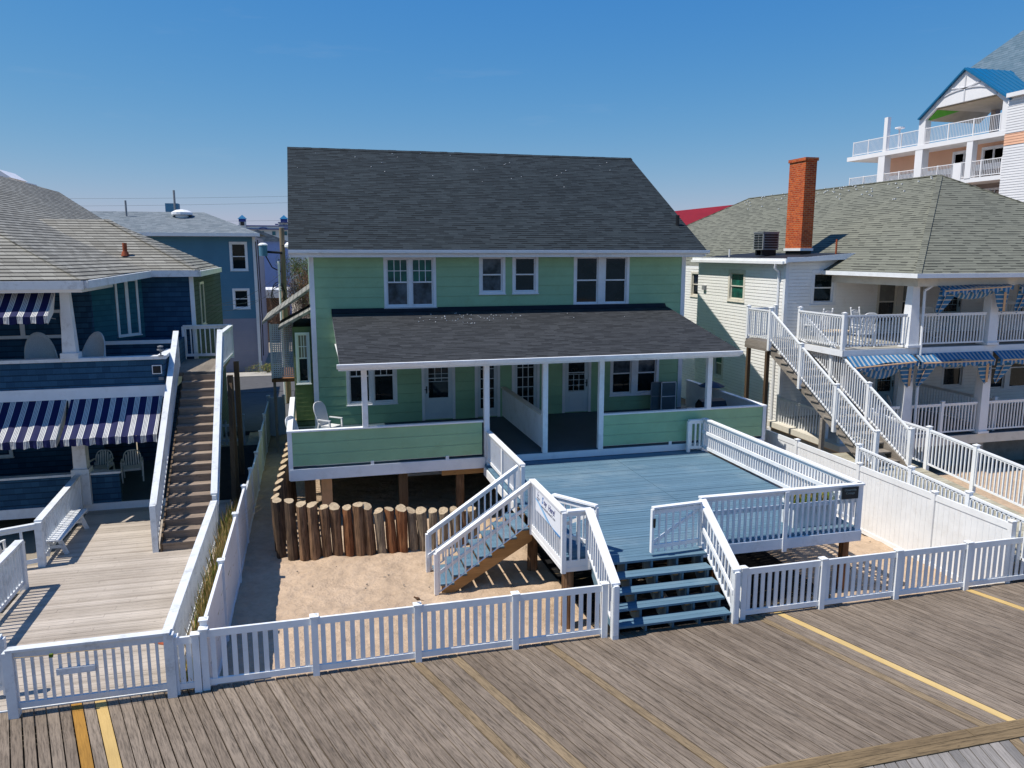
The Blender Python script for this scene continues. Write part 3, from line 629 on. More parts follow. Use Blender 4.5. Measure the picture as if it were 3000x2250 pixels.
# shell fragments on roofs
sh = MB(); rs = random.Random(5)
def chip(x, y, z, s):
    a = rs.random() * 6.28; sh.hexa([(x + s * math.cos(a + k) * (1 + .4 * rs.random()), y + s * math.sin(a + k), z + dz) for dz in (0, .02) for k in (0, 1.57, 3.14, 4.71)])
for i in range(55):
    u = rs.random(); x = 1.2 + rs.random() * 11 if i > 50 else rs.gauss(5.2, 1.1); y = rs.uniform(22.5, 26.0) if i > 60 else rs.gauss(25.3, .4)
    if y < 26.1 and y > 21: chip(x, y, 4.11 + (y - 20.82) * .1715, rs.uniform(.007, .017))
for i in range(26):
    x = rs.uniform(-.3, 13.7); q = abs(rs.gauss(0, .28)); y = 32.7 - q * 6 if q < 1.1 else 30; chip(x, y, 7.13 + (y - 25.78) * .56, rs.uniform(.008, .024))
tag(sh.build('shell_fragments', RESIN), 'broken white shell fragments dropped by gulls on the green house roofs', 'shells', kind='stuff')

# ================================================================ BLUE DECK
D = thing('wooden_deck', 'raised blue grey painted deck with white railings and stairs in front of the green house', 'deck', (8, 17, -.5))
fl = MB(); y = 13.97; rnd = random.Random(2)
while y < 21.13:
    gp = rnd.choice((.006, .008, .010, .016))
    for (a, b_) in ((4.72, 8.575), (8.59, 11.6)): fl.box(a, b_, y, y + .14 - gp, .955, 1.0 + rnd.uniform(-.002, .002))
    y += .14
fl.box(5.3, 7.62, 13.83, 13.963, .955, 1.0); fl.box(5.3, 7.62, 13.69, 13.823, .955, 1.0); fl.box(5.3, 7.62, 13.50, 13.683, .955, 1.0)
fl.build('deck_floor', BDECK, D)
f = MB(); f.box(7.66, 11.62, 13.92, 13.965, .72, .953); f.box(11.6, 11.64, 13.97, 21.1, .72, .953); f.box(4.68, 4.715, 13.96, 16.24, .72, .953); f.box(4.68, 5.28, 13.92, 13.955, .72, .953); f.box(4.68, 4.715, 17.45, 21.1, .72, .953); f.build('rim_board', WHITE, D)
j = MB()
for i in range(16): j.box(4.9 + i * .43, 4.94 + i * .43, 14.0, 21.1, .78, .952)
j.build('joists', DARKPOST, D)
for (x, y) in ((11.35, 14.12), (8.2, 14.12), (11.35, 17.6), (11.35, 20.6), (8.2, 17.6)): MB().box(x - .075, x + .075, y - .075, y + .075, -.6, .75).build('support_post', BROWNPOST, D)
for (x, y) in ((4.85, 14.1), (4.95, 17.0)): MB().cyl((x, y, -.6), (x, y, .74), .13, .12, 12).build('support_post', LOGS[0], D)
railing(D, (11.57, 21.05, 1.0), (11.57, 14.0, 1.0), 1.03, (1, 1), .04, .115, mid=(.62, .06), below=.2)
railing(D, (7.72, 13.98, 1.0), (11.57, 13.98, 1.0), 1.03, (1, 0), .045, .135, mid=(.62, -.07), low=-.16, both=.02, below=.25, capext=.05)
MB().box(9.64, 9.74, 13.90, 13.94, .66, 1.99).build('rail_post', WHITE, D)
railing(D, (11.05, 21.0, 1.0), (11.5, 21.0, 1.0), 1.0, (1, 0), .05, .12)
railing(D, (4.82, 21.1, 1.0), (4.82, 17.42, 1.0), 1.0, (1, 1), .035, .115, below=.3)
MB().box(4.77, 4.87, 19.3, 19.4, .7, 1.93).build('rail_post', WHITE, D)
lr = railing(D, (4.70, 16.2, 1.0), (4.70, 13.94, 1.0), 1.0, (1, 1), .035, .115, low=-.2, both=.02, below=.3)
railing(D, (4.76, 13.94, 1.0), (5.28, 13.94, 1.0), 1.0, (0, 1), .045, .16, low=-.2, both=.02, below=.25)
# open gates
def gate(p, q, z0, h, nm='gate'):
    p = Vector(p); q = Vector(q); m = MB(); n = 7
    for i in range(n + 1):
        c = p + (q - p) * i / n; wdt = .09 if i in (0, n) else .03; m.beam((c.x, c.y, z0), (c.x, c.y, z0 + h - .03), wdt, .035 if wdt < .05 else .05, up=(1, 0, 0))
    g_ = m.build(nm, WHITE, D); m = MB(); m.beam((p.x, p.y, z0 + h), (q.x, q.y, z0 + h), .11, .04); m.beam((p.x, p.y, z0 + h - .09), (q.x, q.y, z0 + h - .09), .04, .08); m.beam((p.x, p.y, z0 + .12), (q.x, q.y, z0 + .12), .04, .08); m.build('gate_rail', WHITE, g_)
    m = MB(); m.beam((p.x, p.y + .03, z0 + .16), (q.x, q.y + .03, z0 + h - .14), .03, .07); m.build('gate_brace', WHITE, g_); return g_
gg = gate((6.45, 13.62), (7.55, 13.72), 1.08, .93); gate((4.80, 14.95), (5.42, 14.02), 1.08, .93)
MB().cyl((6.47, 13.57, 1.62), (6.47, 13.57, 1.80), .025, .03, 8).build('gate_latch', BLACKM, gg)
# front stairs
for k, yy in enumerate((12.45, 12.71, 12.96, 13.22)):
    z = .2 * (k + 1); m = MB(); m.box(5.26, 7.60, yy, yy + .135, z - .04, z); m.box(5.26, 7.60, yy + .141, yy + .285, z - .04, z); m.build('stair_tread', BDECK, D)
for i in range(5):
    x = 5.30 + i * .555; m = MB()
    m.extr([(x, 12.55, 0), (x, 12.55, .158), (x, 12.80, .158), (x, 12.80, .358), (x, 13.05, .358), (x, 13.05, .558), (x, 13.30, .558), (x, 13.30, .758), (x, 13.55, .758), (x, 13.55, .95), (x, 13.95, .95), (x, 13.95, .6), (x, 13.2, 0)], (.045, 0, 0)); m.build('stringer', BDECK, D)
m = MB()
for k, yy in enumerate((12.86, 13.12, 13.38)):
    for i in range(4): x = 5.36 + i * .555 + .36; m.box(x, x + .10, yy, yy + .1, .2 * k + .25, .2 * k + .35)
m.build('blocking', RAWPINE, D)
railing(D, (7.66, 13.86, 1.02), (7.66, 12.42, .08), 1.0, (0, 1), .035, .115, cap=(.17, .04), mid=(.55, .06), both=.05); MB().box(7.6, 7.72, 12.38, 12.5, 0, 1.02).build('newel_post', OLDWHITE, D)
railing(D, (5.20, 13.86, 1.02), (5.20, 12.42, .08), 1.0, (0, 1), .035, .115, cap=(.17, .04), both=.05); MB().box(5.14, 5.26, 12.38, 12.5, 0, 1.02).build('newel_post', OLDWHITE, D)
tag(MB().grid(lambda u, v: (5.3 + 5.6 * u, 13.1 + 8.2 * v + .35 * math.sin(u * 17), -.44 + .02 * math.sin(u * 23 + v * 9)), 50, 30).build('ground_cloth', CLOTH), kind='structure')
# side stairs down to the sand
N = 8
for k in range(N - 1):
    z = 1.0 - (k + 1) * .1875; x1 = 4.66 - k * .29; m = MB(); m.box(x1 - .33, x1 - .17, 16.28, 17.40, z - .04, z); m.box(x1 - .165, x1, 16.28, 17.40, z - .04, z); m.build('stair_tread', BDECK, D)
for y in (16.26, 16.85, 17.36):
    pts = [(4.72, y, .95)]; z = .95; x = 4.66
    for k in range(N - 1):
        z2 = 1.0 - (k + 1) * .1875 - .042; pts += [(x, y, z), (x, y, z2)] if k else [(x, y, .95), (x, y, z2)]; x -= .29; z = z2
        pts.append((x, y, z2))
    pts += [(x, y, -.55), (x + .25, y, -.55), (4.72, y, .52)]
    m = MB(); m.extr(pts, (0, .045, 0)); m.build('stringer', RAWPINE, D)
railing(D, (4.70, 16.2, .98), (2.50, 16.2, -.50), 1.0, (0, 1), .035, .14, cap=(.14, .04), low=.0, both=.01, mid=(.42, .05)); railing(D, (4.70, 17.46, .98), (2.50, 17.46, -.5), 1.0, (0, 1), .035, .14, cap=(.14, .04), low=.0, both=.01, mid=(.42, -.05))
# banner on the rail
BN = thing('banner', 'white vinyl banner reading Stay Here with blue wave, hung on the deck railing', 'banner', (4.64, 14.7, 1.5))
BFm = ((4.655, 15.75), (0, -1), (-1, 0))
MB().lbox(BFm, 0, 1.74, 1.44, 1.93, -.008, 0).build('banner_sheet', BANNERW, BN)
m = MB()
def wave(m, off, th, dd):
    n = 20; P = lambda s, z: (4.655 - dd, 15.75 - s, z)
    for i in range(n):
        a0, a1 = 1.73 * i / n, 1.73 * (i + 1) / n; fz = lambda a: off + .13 * math.cos(a * 2.1) - .03 * a + .02
        tk = lambda a: th * (.35 + .65 * math.sin(math.pi * min(1, a / 1.74)))
        m.extr([P(a0, max(1.445, fz(a0) - tk(a0))), P(a1, max(1.445, fz(a1) - tk(a1))), P(a1, fz(a1)), P(a0, fz(a0))], (-.001, 0, 0))
wave(m, 1.555, .085, .001); m.build('wave_stripe', BANBLUE, BN); m = MB(); wave(m, 1.562, .022, .004); m.build('wave_stripe', BANBLUE2, BN)
text('S', .21, BLUETXT, BN, BFm, .47, 1.735, .001, shear=.3, bold=.004); text('tay', .16, NAVYTXT, BN, BFm, .61, 1.745, .001, shear=.35, bold=.003); text('Here!', .19, NAVYTXT, BN, BFm, .92, 1.725, .001, shear=.3, bold=.003)
text('www.AnchorVacationOC.com', .078, GREYTXT, BN, BFm, .43, 1.635, .001, bold=.001)
text('ANCHOR', .05, GREYTXT, BN, BFm, .10, 1.735, .001, bold=.001); text('VACATION', .03, GREYTXT, BN, BFm, .11, 1.70, .001)
m = MB(); m.lbox(BFm, .185, .195, 1.80, 1.90, 0, .002); m.lbox(BFm, .16, .22, 1.875, 1.885, 0, .002)
for i in range(8):
    a0, a1 = math.pi * (1 + i / 8), math.pi * (1 + (i + 1) / 8); P = lambda a, r_: (4.653, 15.75 - .19 - r_ * math.cos(a), 1.845 + r_ * math.sin(a))
    m.extr([P(a0, .04), P(a1, .04), P(a1, .052), P(a0, .052)], (-.002, 0, 0))
m.build('anchor_emblem', NAVYTXT, BN)
SG = thing('small_sign', 'small black sign hung under the right corner of the front deck rail', 'sign', (11.25, 13.88, 1.8)); SF = ((11.03, 13.895), (1, 0), (0, -1))
MB().lbox(SF, 0, .41, 1.72, 1.985, -.01, .008).build('sign_board', SIGNBLK, SG)
text('Oceanside', .07, SIGNTXT, SG, SF, .205, 1.90, .008, align='CENTER'); text('Cottage', .07, SIGNTXT, SG, SF, .205, 1.83, .008, align='CENTER')
# planter
PL = thing('planter', 'white box planter with low green plants in the front right corner of the blue deck', 'planter', (10.8, 14.6, 1.0))
m = MB(); m.box(10.15, 11.2, 14.3, 14.75, 1.005, 1.5); m.box(10.1, 11.25, 14.26, 14.79, 1.5, 1.55); m.build('box', OLDWHITE, PL)
m = MB(); rp = random.Random(11)
for i in range(420):
    x, y = rp.uniform(10.15, 11.2), rp.uniform(14.3, 14.75); hh = rp.uniform(.08, .34); a = rp.random() * 6.3; q = rp.uniform(.02, .12); w_ = .018
    m.cur = 0 if rp.random() < .7 else 1
    m.poly([(x - w_ * math.sin(a), y + w_ * math.cos(a), 1.5 + hh * .3), (x + w_ * math.sin(a), y - w_ * math.cos(a), 1.5 + hh * .3), (x + q * math.cos(a), y + q * math.sin(a), 1.5 + hh)])
    m.poly([(x, y, 1.5), (x + w_, y, 1.5 + hh * .5), (x - q * math.cos(a), y - q * math.sin(a), 1.5 + hh * .8)])
m.build('plants', [GRASSG, STRAW], PL)

# ================================================================ PILINGS
pr_ = random.Random(21)
front = [(-.90, 19.42), (-.60, 19.2), (-.32, 19.05)] + [(-.32 + (i + 1) * .268 + pr_.uniform(-.015, .015), 18.98 + pr_.uniform(-.04, .05)) for i in range(16)]
k = 0
def piling(x, y, z0, z1, r0, lean, mat, label, tilt):
    r0 *= .98; m = MB(); n = 16; rings = 9; base = Vector((x, y, z0)); top = Vector((x + lean[0], y + lean[1], z1)); ph = pr_.random() * 6
    k_ = 0
    for j in range(rings + 1):
        t_ = j / rings; c = base.lerp(top, t_); rr = r0 * (1.06 - .1 * t_) * (1 + .05 * math.sin(ph + 5 * t_))
        for i in range(n):
            a = 2 * math.pi * i / n; q = rr * (1 + .07 * math.sin(3 * a + ph) + .04 * math.sin(7 * a + ph * 2 + t_ * 2) + pr_.uniform(-.015, .015)); dz = (tilt[0] * math.cos(a) + tilt[1] * math.sin(a)) * q if j == rings else 0
            m.v.append((c.x + q * math.cos(a), c.y + q * math.sin(a), c.z + dz))
    for j in range(rings):
        for i in range(n): i2 = (i + 1) % n; m.f.append((j * n + i, j * n + i2, (j + 1) * n + i2, (j + 1) * n + i)); m.m.append(0)
    m.f.append(tuple(rings * n + i for i in range(n))); m.m.append(1)
    o = m.build('wood_piling', [mat, LOGEND]); tag(o, label, 'piling', 'wooden pilings around the sand under the green house')
TONE = ['brown', 'grey', 'dark', 'reddish']
seq = [2, 2, 0, 0, 0, 0, 3, 0, 0, 1, 3, 3, 1, 1, 1, 1, 1, 0, 1]
for i, (x, y) in enumerate(front):
    top = [.93, .96, .90, .88, .80, .78, .74, .80, .74, .60, .62, .62, .52, .50, .48, .46, .46, .44, .42][i]; mt = seq[i]
    piling(x, y, -.62, top, [.115, .13, .13, .14, .12, .135, .12, .14, .14, .12, .125, .14, .125, .14, .11, .125, .12, .12, .12][i], (-.06 if i < 6 else pr_.uniform(-.07, .0), .08), LOGS[mt], 'weathered %s log piling, %s from the left in the row facing the sand' % (TONE[mt], ORD[i]), (pr_.uniform(-.35, .35), pr_.uniform(.15, .5)))
for i in range(9):
    mt = 2; piling(-.95 + .035 * i, 19.75 + i * .42, -.62, .95 + .07 * i, .11, (-.05, .04), LOGS[mt], 'dark log piling beside the left porch corner, %s back from the row corner' % ORD[i], (.5, .2))

sh = MB()
for i in range(35): chip(rs.uniform(-.8, 4.6), rs.uniform(13, 18.6), -.49, rs.uniform(.008, .03))
for i in range(25): chip(rs.uniform(11.7, 14.1), rs.uniform(13, 20), -.49, rs.uniform(.008, .025))
tag(sh.build('sand_litter', [GREYWOOD]), 'small bits of wood and shell litter scattered on the sand', 'litter', kind='stuff')

# ================================================================ BOARDWALK PICKET FENCES
def picket_fence(name, label, xs, y=12.55, z=.0, h=1.04, endposts=True, pitch=.155, pw_=.078):
    T = thing(name, label, 'fence', ((xs[0] + xs[-1]) / 2, y, z))
    for a, b in zip(xs, xs[1:]):
        m = MB(); n = round((b - a - .11) / pitch); st = (b - a - .11) / n
        for i in range(n):
            c = a + .055 + (i + .5) * st; m.box(c - pw_ / 2, c + pw_ / 2, y - .012, y + .012, z + .14, z + h - .08)
        pn = m.build('picket_panel', VINYL, T); m = MB(); m.box(a + .055, b - .055, y - .024, y + .024, z + h - .14, z + h - .02); m.box(a + .055, b - .055, y - .024, y + .024, z + .07, z + .17); m.build('fence_rail', VINYL, pn)
    for x in xs: postmesh(x, y, z - .3, z + h).build('post', VINYL, T)
    return T
picket_fence('picket_fence', 'white vinyl picket fence along the boardwalk, left of the blue stairs', [-1.85, -.12, 1.60, 3.34, 5.03])
picket_fence('picket_fence', 'white vinyl picket fence along the boardwalk, right of the blue stairs', [7.88, 9.64, 11.40, 13.14, 14.90, 16.65])
# small sparrow on a post
BD = MB(); bx, by, bz = 1.60, 12.55, 1.11
rings_ = [(-.055, .004, -.012), (-.04, .022, .0), (-.015, .030, .008), (.01, .027, .016), (.028, .017, .03), (.04, .02, .043), (.052, .014, .046), (.062, .003, .044)]
k0 = 0
for (dx, rr, dz) in rings_:
    for i in range(10): a = 2 * math.pi * i / 10; BD.v.append((bx - dx, by + rr * math.cos(a), bz + .03 + dz + rr * math.sin(a)))
for j_ in range(len(rings_) - 1):
    for i in range(10): i2 = (i + 1) % 10; BD.f.append((j_ * 10 + i, j_ * 10 + i2, (j_ + 1) * 10 + i2, (j_ + 1) * 10 + i)); BD.m.append(0)
BIRDM = paint('brown_feathers', srgb(110, 78, 52), .8, .4, 60)
bird = thing('small_bird', 'small brown bird perched on a white fence post beside the sand', 'bird', (bx, by, bz)); BD.build('body', BIRDM, bird, True)
m = MB(); m.hexa([(bx + .05, by - .012, bz + .012), (bx + .115, by - .008, bz - .012), (bx + .115, by + .008, bz - .012), (bx + .05, by + .012, bz + .012), (bx + .05, by - .01, bz + .02), (bx + .115, by - .006, bz - .007), (bx + .115, by + .006, bz - .007), (bx + .05, by + .01, bz + .02)]); m.build('tail', BIRDM, bird)
m = MB(); m.cyl((bx, by - .01, bz), (bx, by - .008, bz + .02), .002, .002, 5); m.cyl((bx, by + .01, bz), (bx, by + .008, bz + .02), .002, .002, 5); m.build('legs', BLACKM, bird)

# ================================================================ PRIVACY FENCES
def privacy(name, label, pts, tops, z0, mat=VINYL, groove=.16):
    T = thing(name, label, 'fence', (pts[0][0], pts[0][1], z0))
    for i, (a, b) in enumerate(zip(pts, pts[1:])):
        A = Vector((*a, 0)); B = Vector((*b, 0)); L = (B - A).length; u = (B - A) / L; n = Vector((u.y, -u.x, 0)); F = ((A.x, A.y), (u.x, u.y), (n.x, n.y)); zt = tops[i]
        m = MB(); q = .055
        while q < L - .06: e_ = min(q + groove, L - .055); m.lbox(F, q, e_ - .006, z0 + .02, zt - .05, -.011, .011); m.lbox(F, e_ - .006, e_, z0 + .02, zt - .05, -.006, .006); q = e_ if e_ > q + .01 else L
        pn = m.build('fence_panel', mat, T); m = MB(); m.lbox(F, .055, L - .055, zt - .15, zt, -.026, .026); m.lbox(F, .055, L - .055, z0, z0 + .12, -.026, .026); m.build('fence_rail', mat, pn)
    for i, p_ in enumerate(pts): postmesh(p_[0], p_[1], z0 - .1, max(tops[max(0, i - 1)], tops[min(i, len(tops) - 1)]) + .05).build('post', mat, T)
    return T
privacy('privacy_fence', 'tall white vinyl privacy fence between the sand and the left neighbour deck', [(-1.85, 12.65), (-1.83, 15.2), (-1.81, 18.1), (-1.80, 20.5), (-1.80, 22.9), (-1.79, 25.3), (-1.78, 27.7), (-1.77, 30.2), (-1.76, 33.2), (-1.15, 33.2)], [1.10, 1.07, 1.02, .82, .68, .70, .85, .95, 1.1], -.55)
privacy('privacy_fence', 'tall white vinyl privacy fence between the blue deck and the right neighbour ramp', [(14.3, 12.62), (14.3, 14.75), (14.3, 17.4), (14.3, 20.2), (14.3, 23.0)], [1.32, 1.32, 1.32, 1.32], -.5)
# grass strip
m = MB(); rg = random.Random(8)
for i in range(2600):
    y = 12.7 + rg.random() ** 1.1 * 8.2; x = rg.uniform(-2.28, -1.93); hh = rg.uniform(.35, 1.0) * (1.25 if y > 14 else .9); a = rg.random() * 6.28; ln = rg.uniform(.02, .22); w_ = rg.uniform(.004, .009)
    m.cur = 0 if rg.random() < .62 else 1
    x1, y1 = x + ln * .5 * math.cos(a), y + ln * math.sin(a) * .8; x2, y2 = x + ln * math.cos(a), y + ln * 1.8 * math.sin(a)
    m.poly([(x - w_, y, -.5), (x + w_, y, -.5), (x1 + w_, y1, -.5 + hh * .75), (x1 - w_, y1, -.5 + hh * .75)]); m.poly([(x1 - w_, y1, -.5 + hh * .75), (x1 + w_, y1, -.5 + hh * .75), (x2, y2, -.5 + hh)])
for i in range(26):
    y = 19 + rg.random() * 1.4; x = rg.uniform(-2.2, -1.95); a = rg.uniform(-.6, .9); ln = rg.uniform(.4, 1.0); m.cur = 0
    m.poly([(x, y, .3), (x, y + .014, .3), (x + ln * math.cos(a), y + ln * math.sin(a) * .4, rg.uniform(.7, 1.25))])
tag(m.build('beach_grass', [STRAW, GRASSG]), 'dry and green beach grass growing between the left deck rail and the vinyl fence', 'grass', kind='stuff')

# ================================================================ LEFT NEIGHBOUR DECK
L = thing('neighbour_deck', 'bleached wooden deck with white railings in front of the navy house, at left', 'deck', (-4.3, 17, -.3))
m = MB(); y = 12.66; rnd = random.Random(4)
while y < 22.7:
    x0_ = -6.05 if (y < 17.75 or y > 18.75) else -7.0
    bx_ = rnd.uniform(-5.5, -3)
    for (a, b_) in ((x0_, bx_), (bx_ + .004, -2.36)): m.box(a, b_, y, y + .139, -.04, .02 + rnd.uniform(-.001, .001))
    y += .145
m.build('deck_floor', LDECK, L)
MB().box(-6.05, -2.38, 12.63, 12.655, -.3, .018).build('rim_board', OLDWHITE, L); MB().box(-2.34, -2.30, 12.7, 22.6, -.5, .018).build('rim_board', OLDWHITE, L)
fr = railing(L, (-4.60, 12.47, .05), (-2.35, 12.47, .05), 1.06, (1, 1), .04, .125, mat=OLDWHITE, below=.05, sub=.12, post=.14, capext=.02)
MB().box(-3.96, -3.42, 12.40, 12.435, .62, .72).build('patch_board', OLDWHITE, fr, label='short splintered board nailed over the pickets')
MB().tube([(-4.5, 12.38, 1.0), (-4.1, 12.37, .985), (-3.6, 12.37, .99), (-3.1, 12.37, .97)], .004, 5).build('string', STRAW, fr)
MB().box(-4.02, -3.97, 12.35, 12.39, .95, 1.0).build('clip', GRASSG, fr)
railing(L, (-2.38, 12.55, .05), (-2.40, 19.3, .05), 1.05, (0, 1), .04, .12, mat=OLDWHITE, cap=(.15, .04))
railing(L, (-6.03, 13.2, .05), (-6.03, 17.55, .05), 1.05, (1, 1), .045, .15, mat=OLDWHITE, post=.13, cap=(.16, .04), below=.1)
railing(L, (-6.05, 18.8, .05), (-6.2, 22.55, .05), 1.05, (1, 1), .045, .13, mat=OLDWHITE, post=.14, cap=(.16, .04), below=.1)
railing(L, (-6.1, 18.75, .05), (-9.5, 18.2, -.2), 1.0, (0, 1), .05, .5, mat=OLDWHITE, cap=(.12, .05))
railing(L, (-4.9, 13.1, .05), (-5.6, 13.05, .05), 1.0, (1, 1), .04, .14, mat=OLDWHITE)
picket_fence('picket_fence', 'short white picket infill between the left deck rail and the vinyl fence post', [-2.30, -1.97], 12.52, .0, .98, pitch=.14)
tag(MB().extr([(-2.96, 14.33, .024), (-2.62, 14.12, .024), (-2.50, 14.5, .024), (-2.55, 14.75, .024)], (0, 0, .012)).build('rusty_plate', RUST), 'small flat rust brown sheet lying on the bleached deck beside its right rail', 'metal sheet')
# stairs up
SX0, SX1, SY0, SY1 = -3.62, -2.50, 19.05, 24.15; NS = 18
for k in range(NS):
    z = .02 + (k + 1) * (3.55 - .02) / NS; y0_ = SY0 + k * (SY1 - SY0) / NS
    if k < NS - 1: MB().box(SX0 + .04, SX1 - .04, y0_, y0_ + .30, z - .04, z).build('stair_tread', STAIRW, L)
m = MB()
for k in range(NS):
    z = .02 + k * (3.55 - .02) / NS; y0_ = SY0 + k * (SY1 - SY0) / NS + .02; m.box(SX0 + .045, SX1 - .045, y0_, y0_ + .02, z + .002, z + (3.53) / NS - .042)
m.build('risers', STAIRW, L)
for x in (SX0, SX1 - .04): MB().extr([(x, SY0 - .03, .02), (x, SY0 - .03, .22), (x, SY1, 3.55), (x, SY1, 3.25), (x, SY0 + .35, .02)], (.04, 0, 0)).build('stringer', DARKPOST, L)
railing(L, (-3.72, 19.1, .12), (-3.74, 24.25, 3.72), 1.05, (0, 1), .045, .13, mat=OLDWHITE, cap=(.15, .045), low=-.05, mid=(.72, -.05)); MB().box(-3.79, -3.66, 19.02, 19.14, .02, 1.16).build('newel_post', OLDWHITE, L)
railing(L, (-2.40, 19.4, .20), (-2.55, 24.35, 3.72), 1.05, (1, 1), .045, .13, mat=OLDWHITE, cap=(.15, .045), low=-.05, mid=(.80, .08))
MB().box(-4.1, -2.6, 24.2, 27.3, 3.44, 3.55).build('landing_floor', GREYWOOD, L)
railing(L, (-2.58, 24.45, 3.55), (-2.50, 27.25, 3.55), 1.10, (1, 1), .035, .14, mat=OLDWHITE); railing(L, (-3.98, 27.25, 3.55), (-2.5, 27.25, 3.55), 1.12, (1, 0), .035, .14, mat=OLDWHITE)
for (x, y) in ((-2.32, 24.1), (-2.40, 27.2), (-3.9, 27.2)): MB().box(x - .08, x + .08, y - .08, y + .08, -.6, 3.43).build('support_post', DARKPOST, L)
m = MB(); m.beam((-2.33, 24.05, 3.2), (-2.28, 22.6, -.4), .12, .12); m.build('diagonal_brace', DARKPOST, L)
bn = thing('garden_bench', 'long white plank bench against the railing of the bleached deck', 'bench', (-5.85, 20.4, .02))
for i in range(3): MB().box(-6.13 + i * .13, -6.012 + i * .13, 19.2, 21.5, .43, .465).build('seat_plank', OLDWHITE, bn)
for yy in (19.45, 21.2):
    MB().beam((-6.02, yy, .43), (-6.14, yy, .02), .10, .04, up=(0, 1, 0)).build('leg', OLDWHITE, bn); MB().beam((-5.87, yy, .43), (-5.72, yy, .02), .10, .04, up=(0, 1, 0)).build('leg', OLDWHITE, bn); MB().box(-6.07, -5.8, yy - .05, yy - .025, .2, .27).build('crossbar', OLDWHITE, bn)

# ================================================================ NAVY HOUSE (left)
NH = thing('navy_house', 'dark navy blue shingled house with striped awnings and a tan hip roof, at left', 'house', (-9, 26, -.5))
X0 = -20; NY = 22.75
PF = ((0, NY), (1, 0), (0, -1)); SFc = ((-3.9, NY), (0, 1), (1, 0))
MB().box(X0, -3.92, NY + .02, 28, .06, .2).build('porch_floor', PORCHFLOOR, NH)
m = MB(); m.box(X0, -4.0, NY - .03, NY + .015, -.05, .215); m.box(X0, -3.85, NY - .05, NY + .12, 3.12, 3.44); m.box(-3.87, -3.83, NY + .125, 27.5, 3.12, 3.44); m.build('beam', TRIM, NH)
m = MB(); m.box(X0, -6.36, NY + .0, NY + .14, .215, 1.03); m.box(-5.94, -5.22, NY, NY + .14, .215, 1.03); m.box(X0, -3.88, NY - .01, NY + .12, 3.445, 4.15); m.box(-3.99, -3.87, NY + .125, 24.4, 3.445, 4.15); SPLIT.add('porch_wall'); m.build('porch_wall', NSHIN, NH)
m = MB(); m.box(X0, -6.36, NY - .05, NY + .19, 1.033, 1.09); m.box(-5.94, -5.17, NY - .05, NY + .19, 1.033, 1.09); m.box(X0, -3.80, NY - .08, NY + .20, 4.153, 4.24); m.box(-4.05, -3.82, NY + .204, 24.4, 4.153, 4.24); m.build('wall_cap', OLDWHITE, NH)
m = MB(); m.box(-4.17, -3.93, NY - .06, NY - .02, 3.75, 3.99); m.build('notice_frame', WHITE, NH); MB().box(-4.15, -3.95, NY - .065, NY - .0605, 3.77, 3.97).build('notice_board', BLACKM, NH)
m = MB(); m.box(-4.02, -3.9, NY - .06, NY - .02, 3.58, 3.66); m.build('outlet_box', GREYM, NH)
def taper(x, y, z0, z1, w0, w1, base=None):
    m = MB(); P = lambda w_, z: [(x - w_, y - w_, z), (x + w_, y - w_, z), (x + w_, y + w_, z), (x - w_, y + w_, z)]
    m.hexa(P(w0, z0) + P(w1, z1))
    if base: m.box(x - w0 - .04, x + w0 + .04, y - w0 - .04, y + w0 + .04, z0 - .001, z0 + base)
    return m
for x in (-6.15, -9.6): taper(x, NY + .08, 4.24, 6.06, .17, .105, .15).build('porch_column', OLDWHITE, NH); taper(x, NY + .08, 1.09 if x < -7 else .22, 3.12, .18, .14, 1.0 if x > -7 else .15).build('porch_column', OLDWHITE, NH)
MB().box(X0, -4.0, NY + .05, 27.4, 3.2, 3.44).build('upper_floor', PORCHFLOOR, NH)
m = MB(); m.box(X0, -5.65, 27.0, 27.2, .2, 6.2); m.box(-5.65, -3.62, 27.35, 27.5, -.5, 3.44); m.build('main_wall', NSHIN, NH)
m = MB(); m.box(-5.3, -3.62, 27.45, 36, 3.45, 6.30); m.box(-5.3, -3.62, 27.55, 36, -.5, 3.44); m.build('wing_wall', NSHIN, NH)
MB().poly([(-3.615, 27.45, -.5), (-3.615, 36.0, -.5), (-3.615, 36.0, 6.3), (-3.615, 27.45, 6.3)]).build('side_wall', GSHIN, NH, label='green grey shingled side wall')
MB().box(-3.72, -3.59, 27.41, 27.46, 3.45, 6.28).build('corner_board', TRIM, NH)
# angled wall with tall windows
A0, A1 = Vector((-6.25, 25.8)), Vector((-5.15, 27.4)); uu_ = (A1 - A0).normalized(); nn_ = Vector((uu_.y, -uu_.x)); AF = ((A0.x, A0.y), (uu_.x, uu_.y), (nn_.x, nn_.y))
MB().lbox(AF, 0, (A1 - A0).length, 4.25, 6.3, -.1, 0).build('angled_wall', TSHIN, NH); window(NH, AF, .85, 1.75, 4.42, 6.2, cols=2, sash=False, trim=.08, mul_=.12)
MB().box(X0, -6.25, 25.6, 25.8, .2, 6.3).build('recess_wall', NSHIN, NH); 
m = MB(); m.box(-6.2, -3.95, 25.75, 27.3, 3.44, 4.30); m.build('ledge', NSHIN, NH); MB().box(-6.25, -3.95, 25.66, 25.74, 4.26, 4.37).build('ledge_cap', TRIM, NH)
WF = ((-3.61, 27.45), (0, 1), (1, 0)); window(NH, WF, 1.5, 2.5, 4.5, 6.0, cols=1, trim=.08, tm=CREAMTRIM)
RWF = ((0, 25.6), (1, 0), (0, -1)); window(NH, RWF, -10.3, -7.0, 4.55, 5.35, cols=3, trim=.09, sash=False)
for (a, b_) in ((-9.8, -8.7),): window(NH, RWF, a, b_, 1.0, 2.7, cols=1, trim=.1)
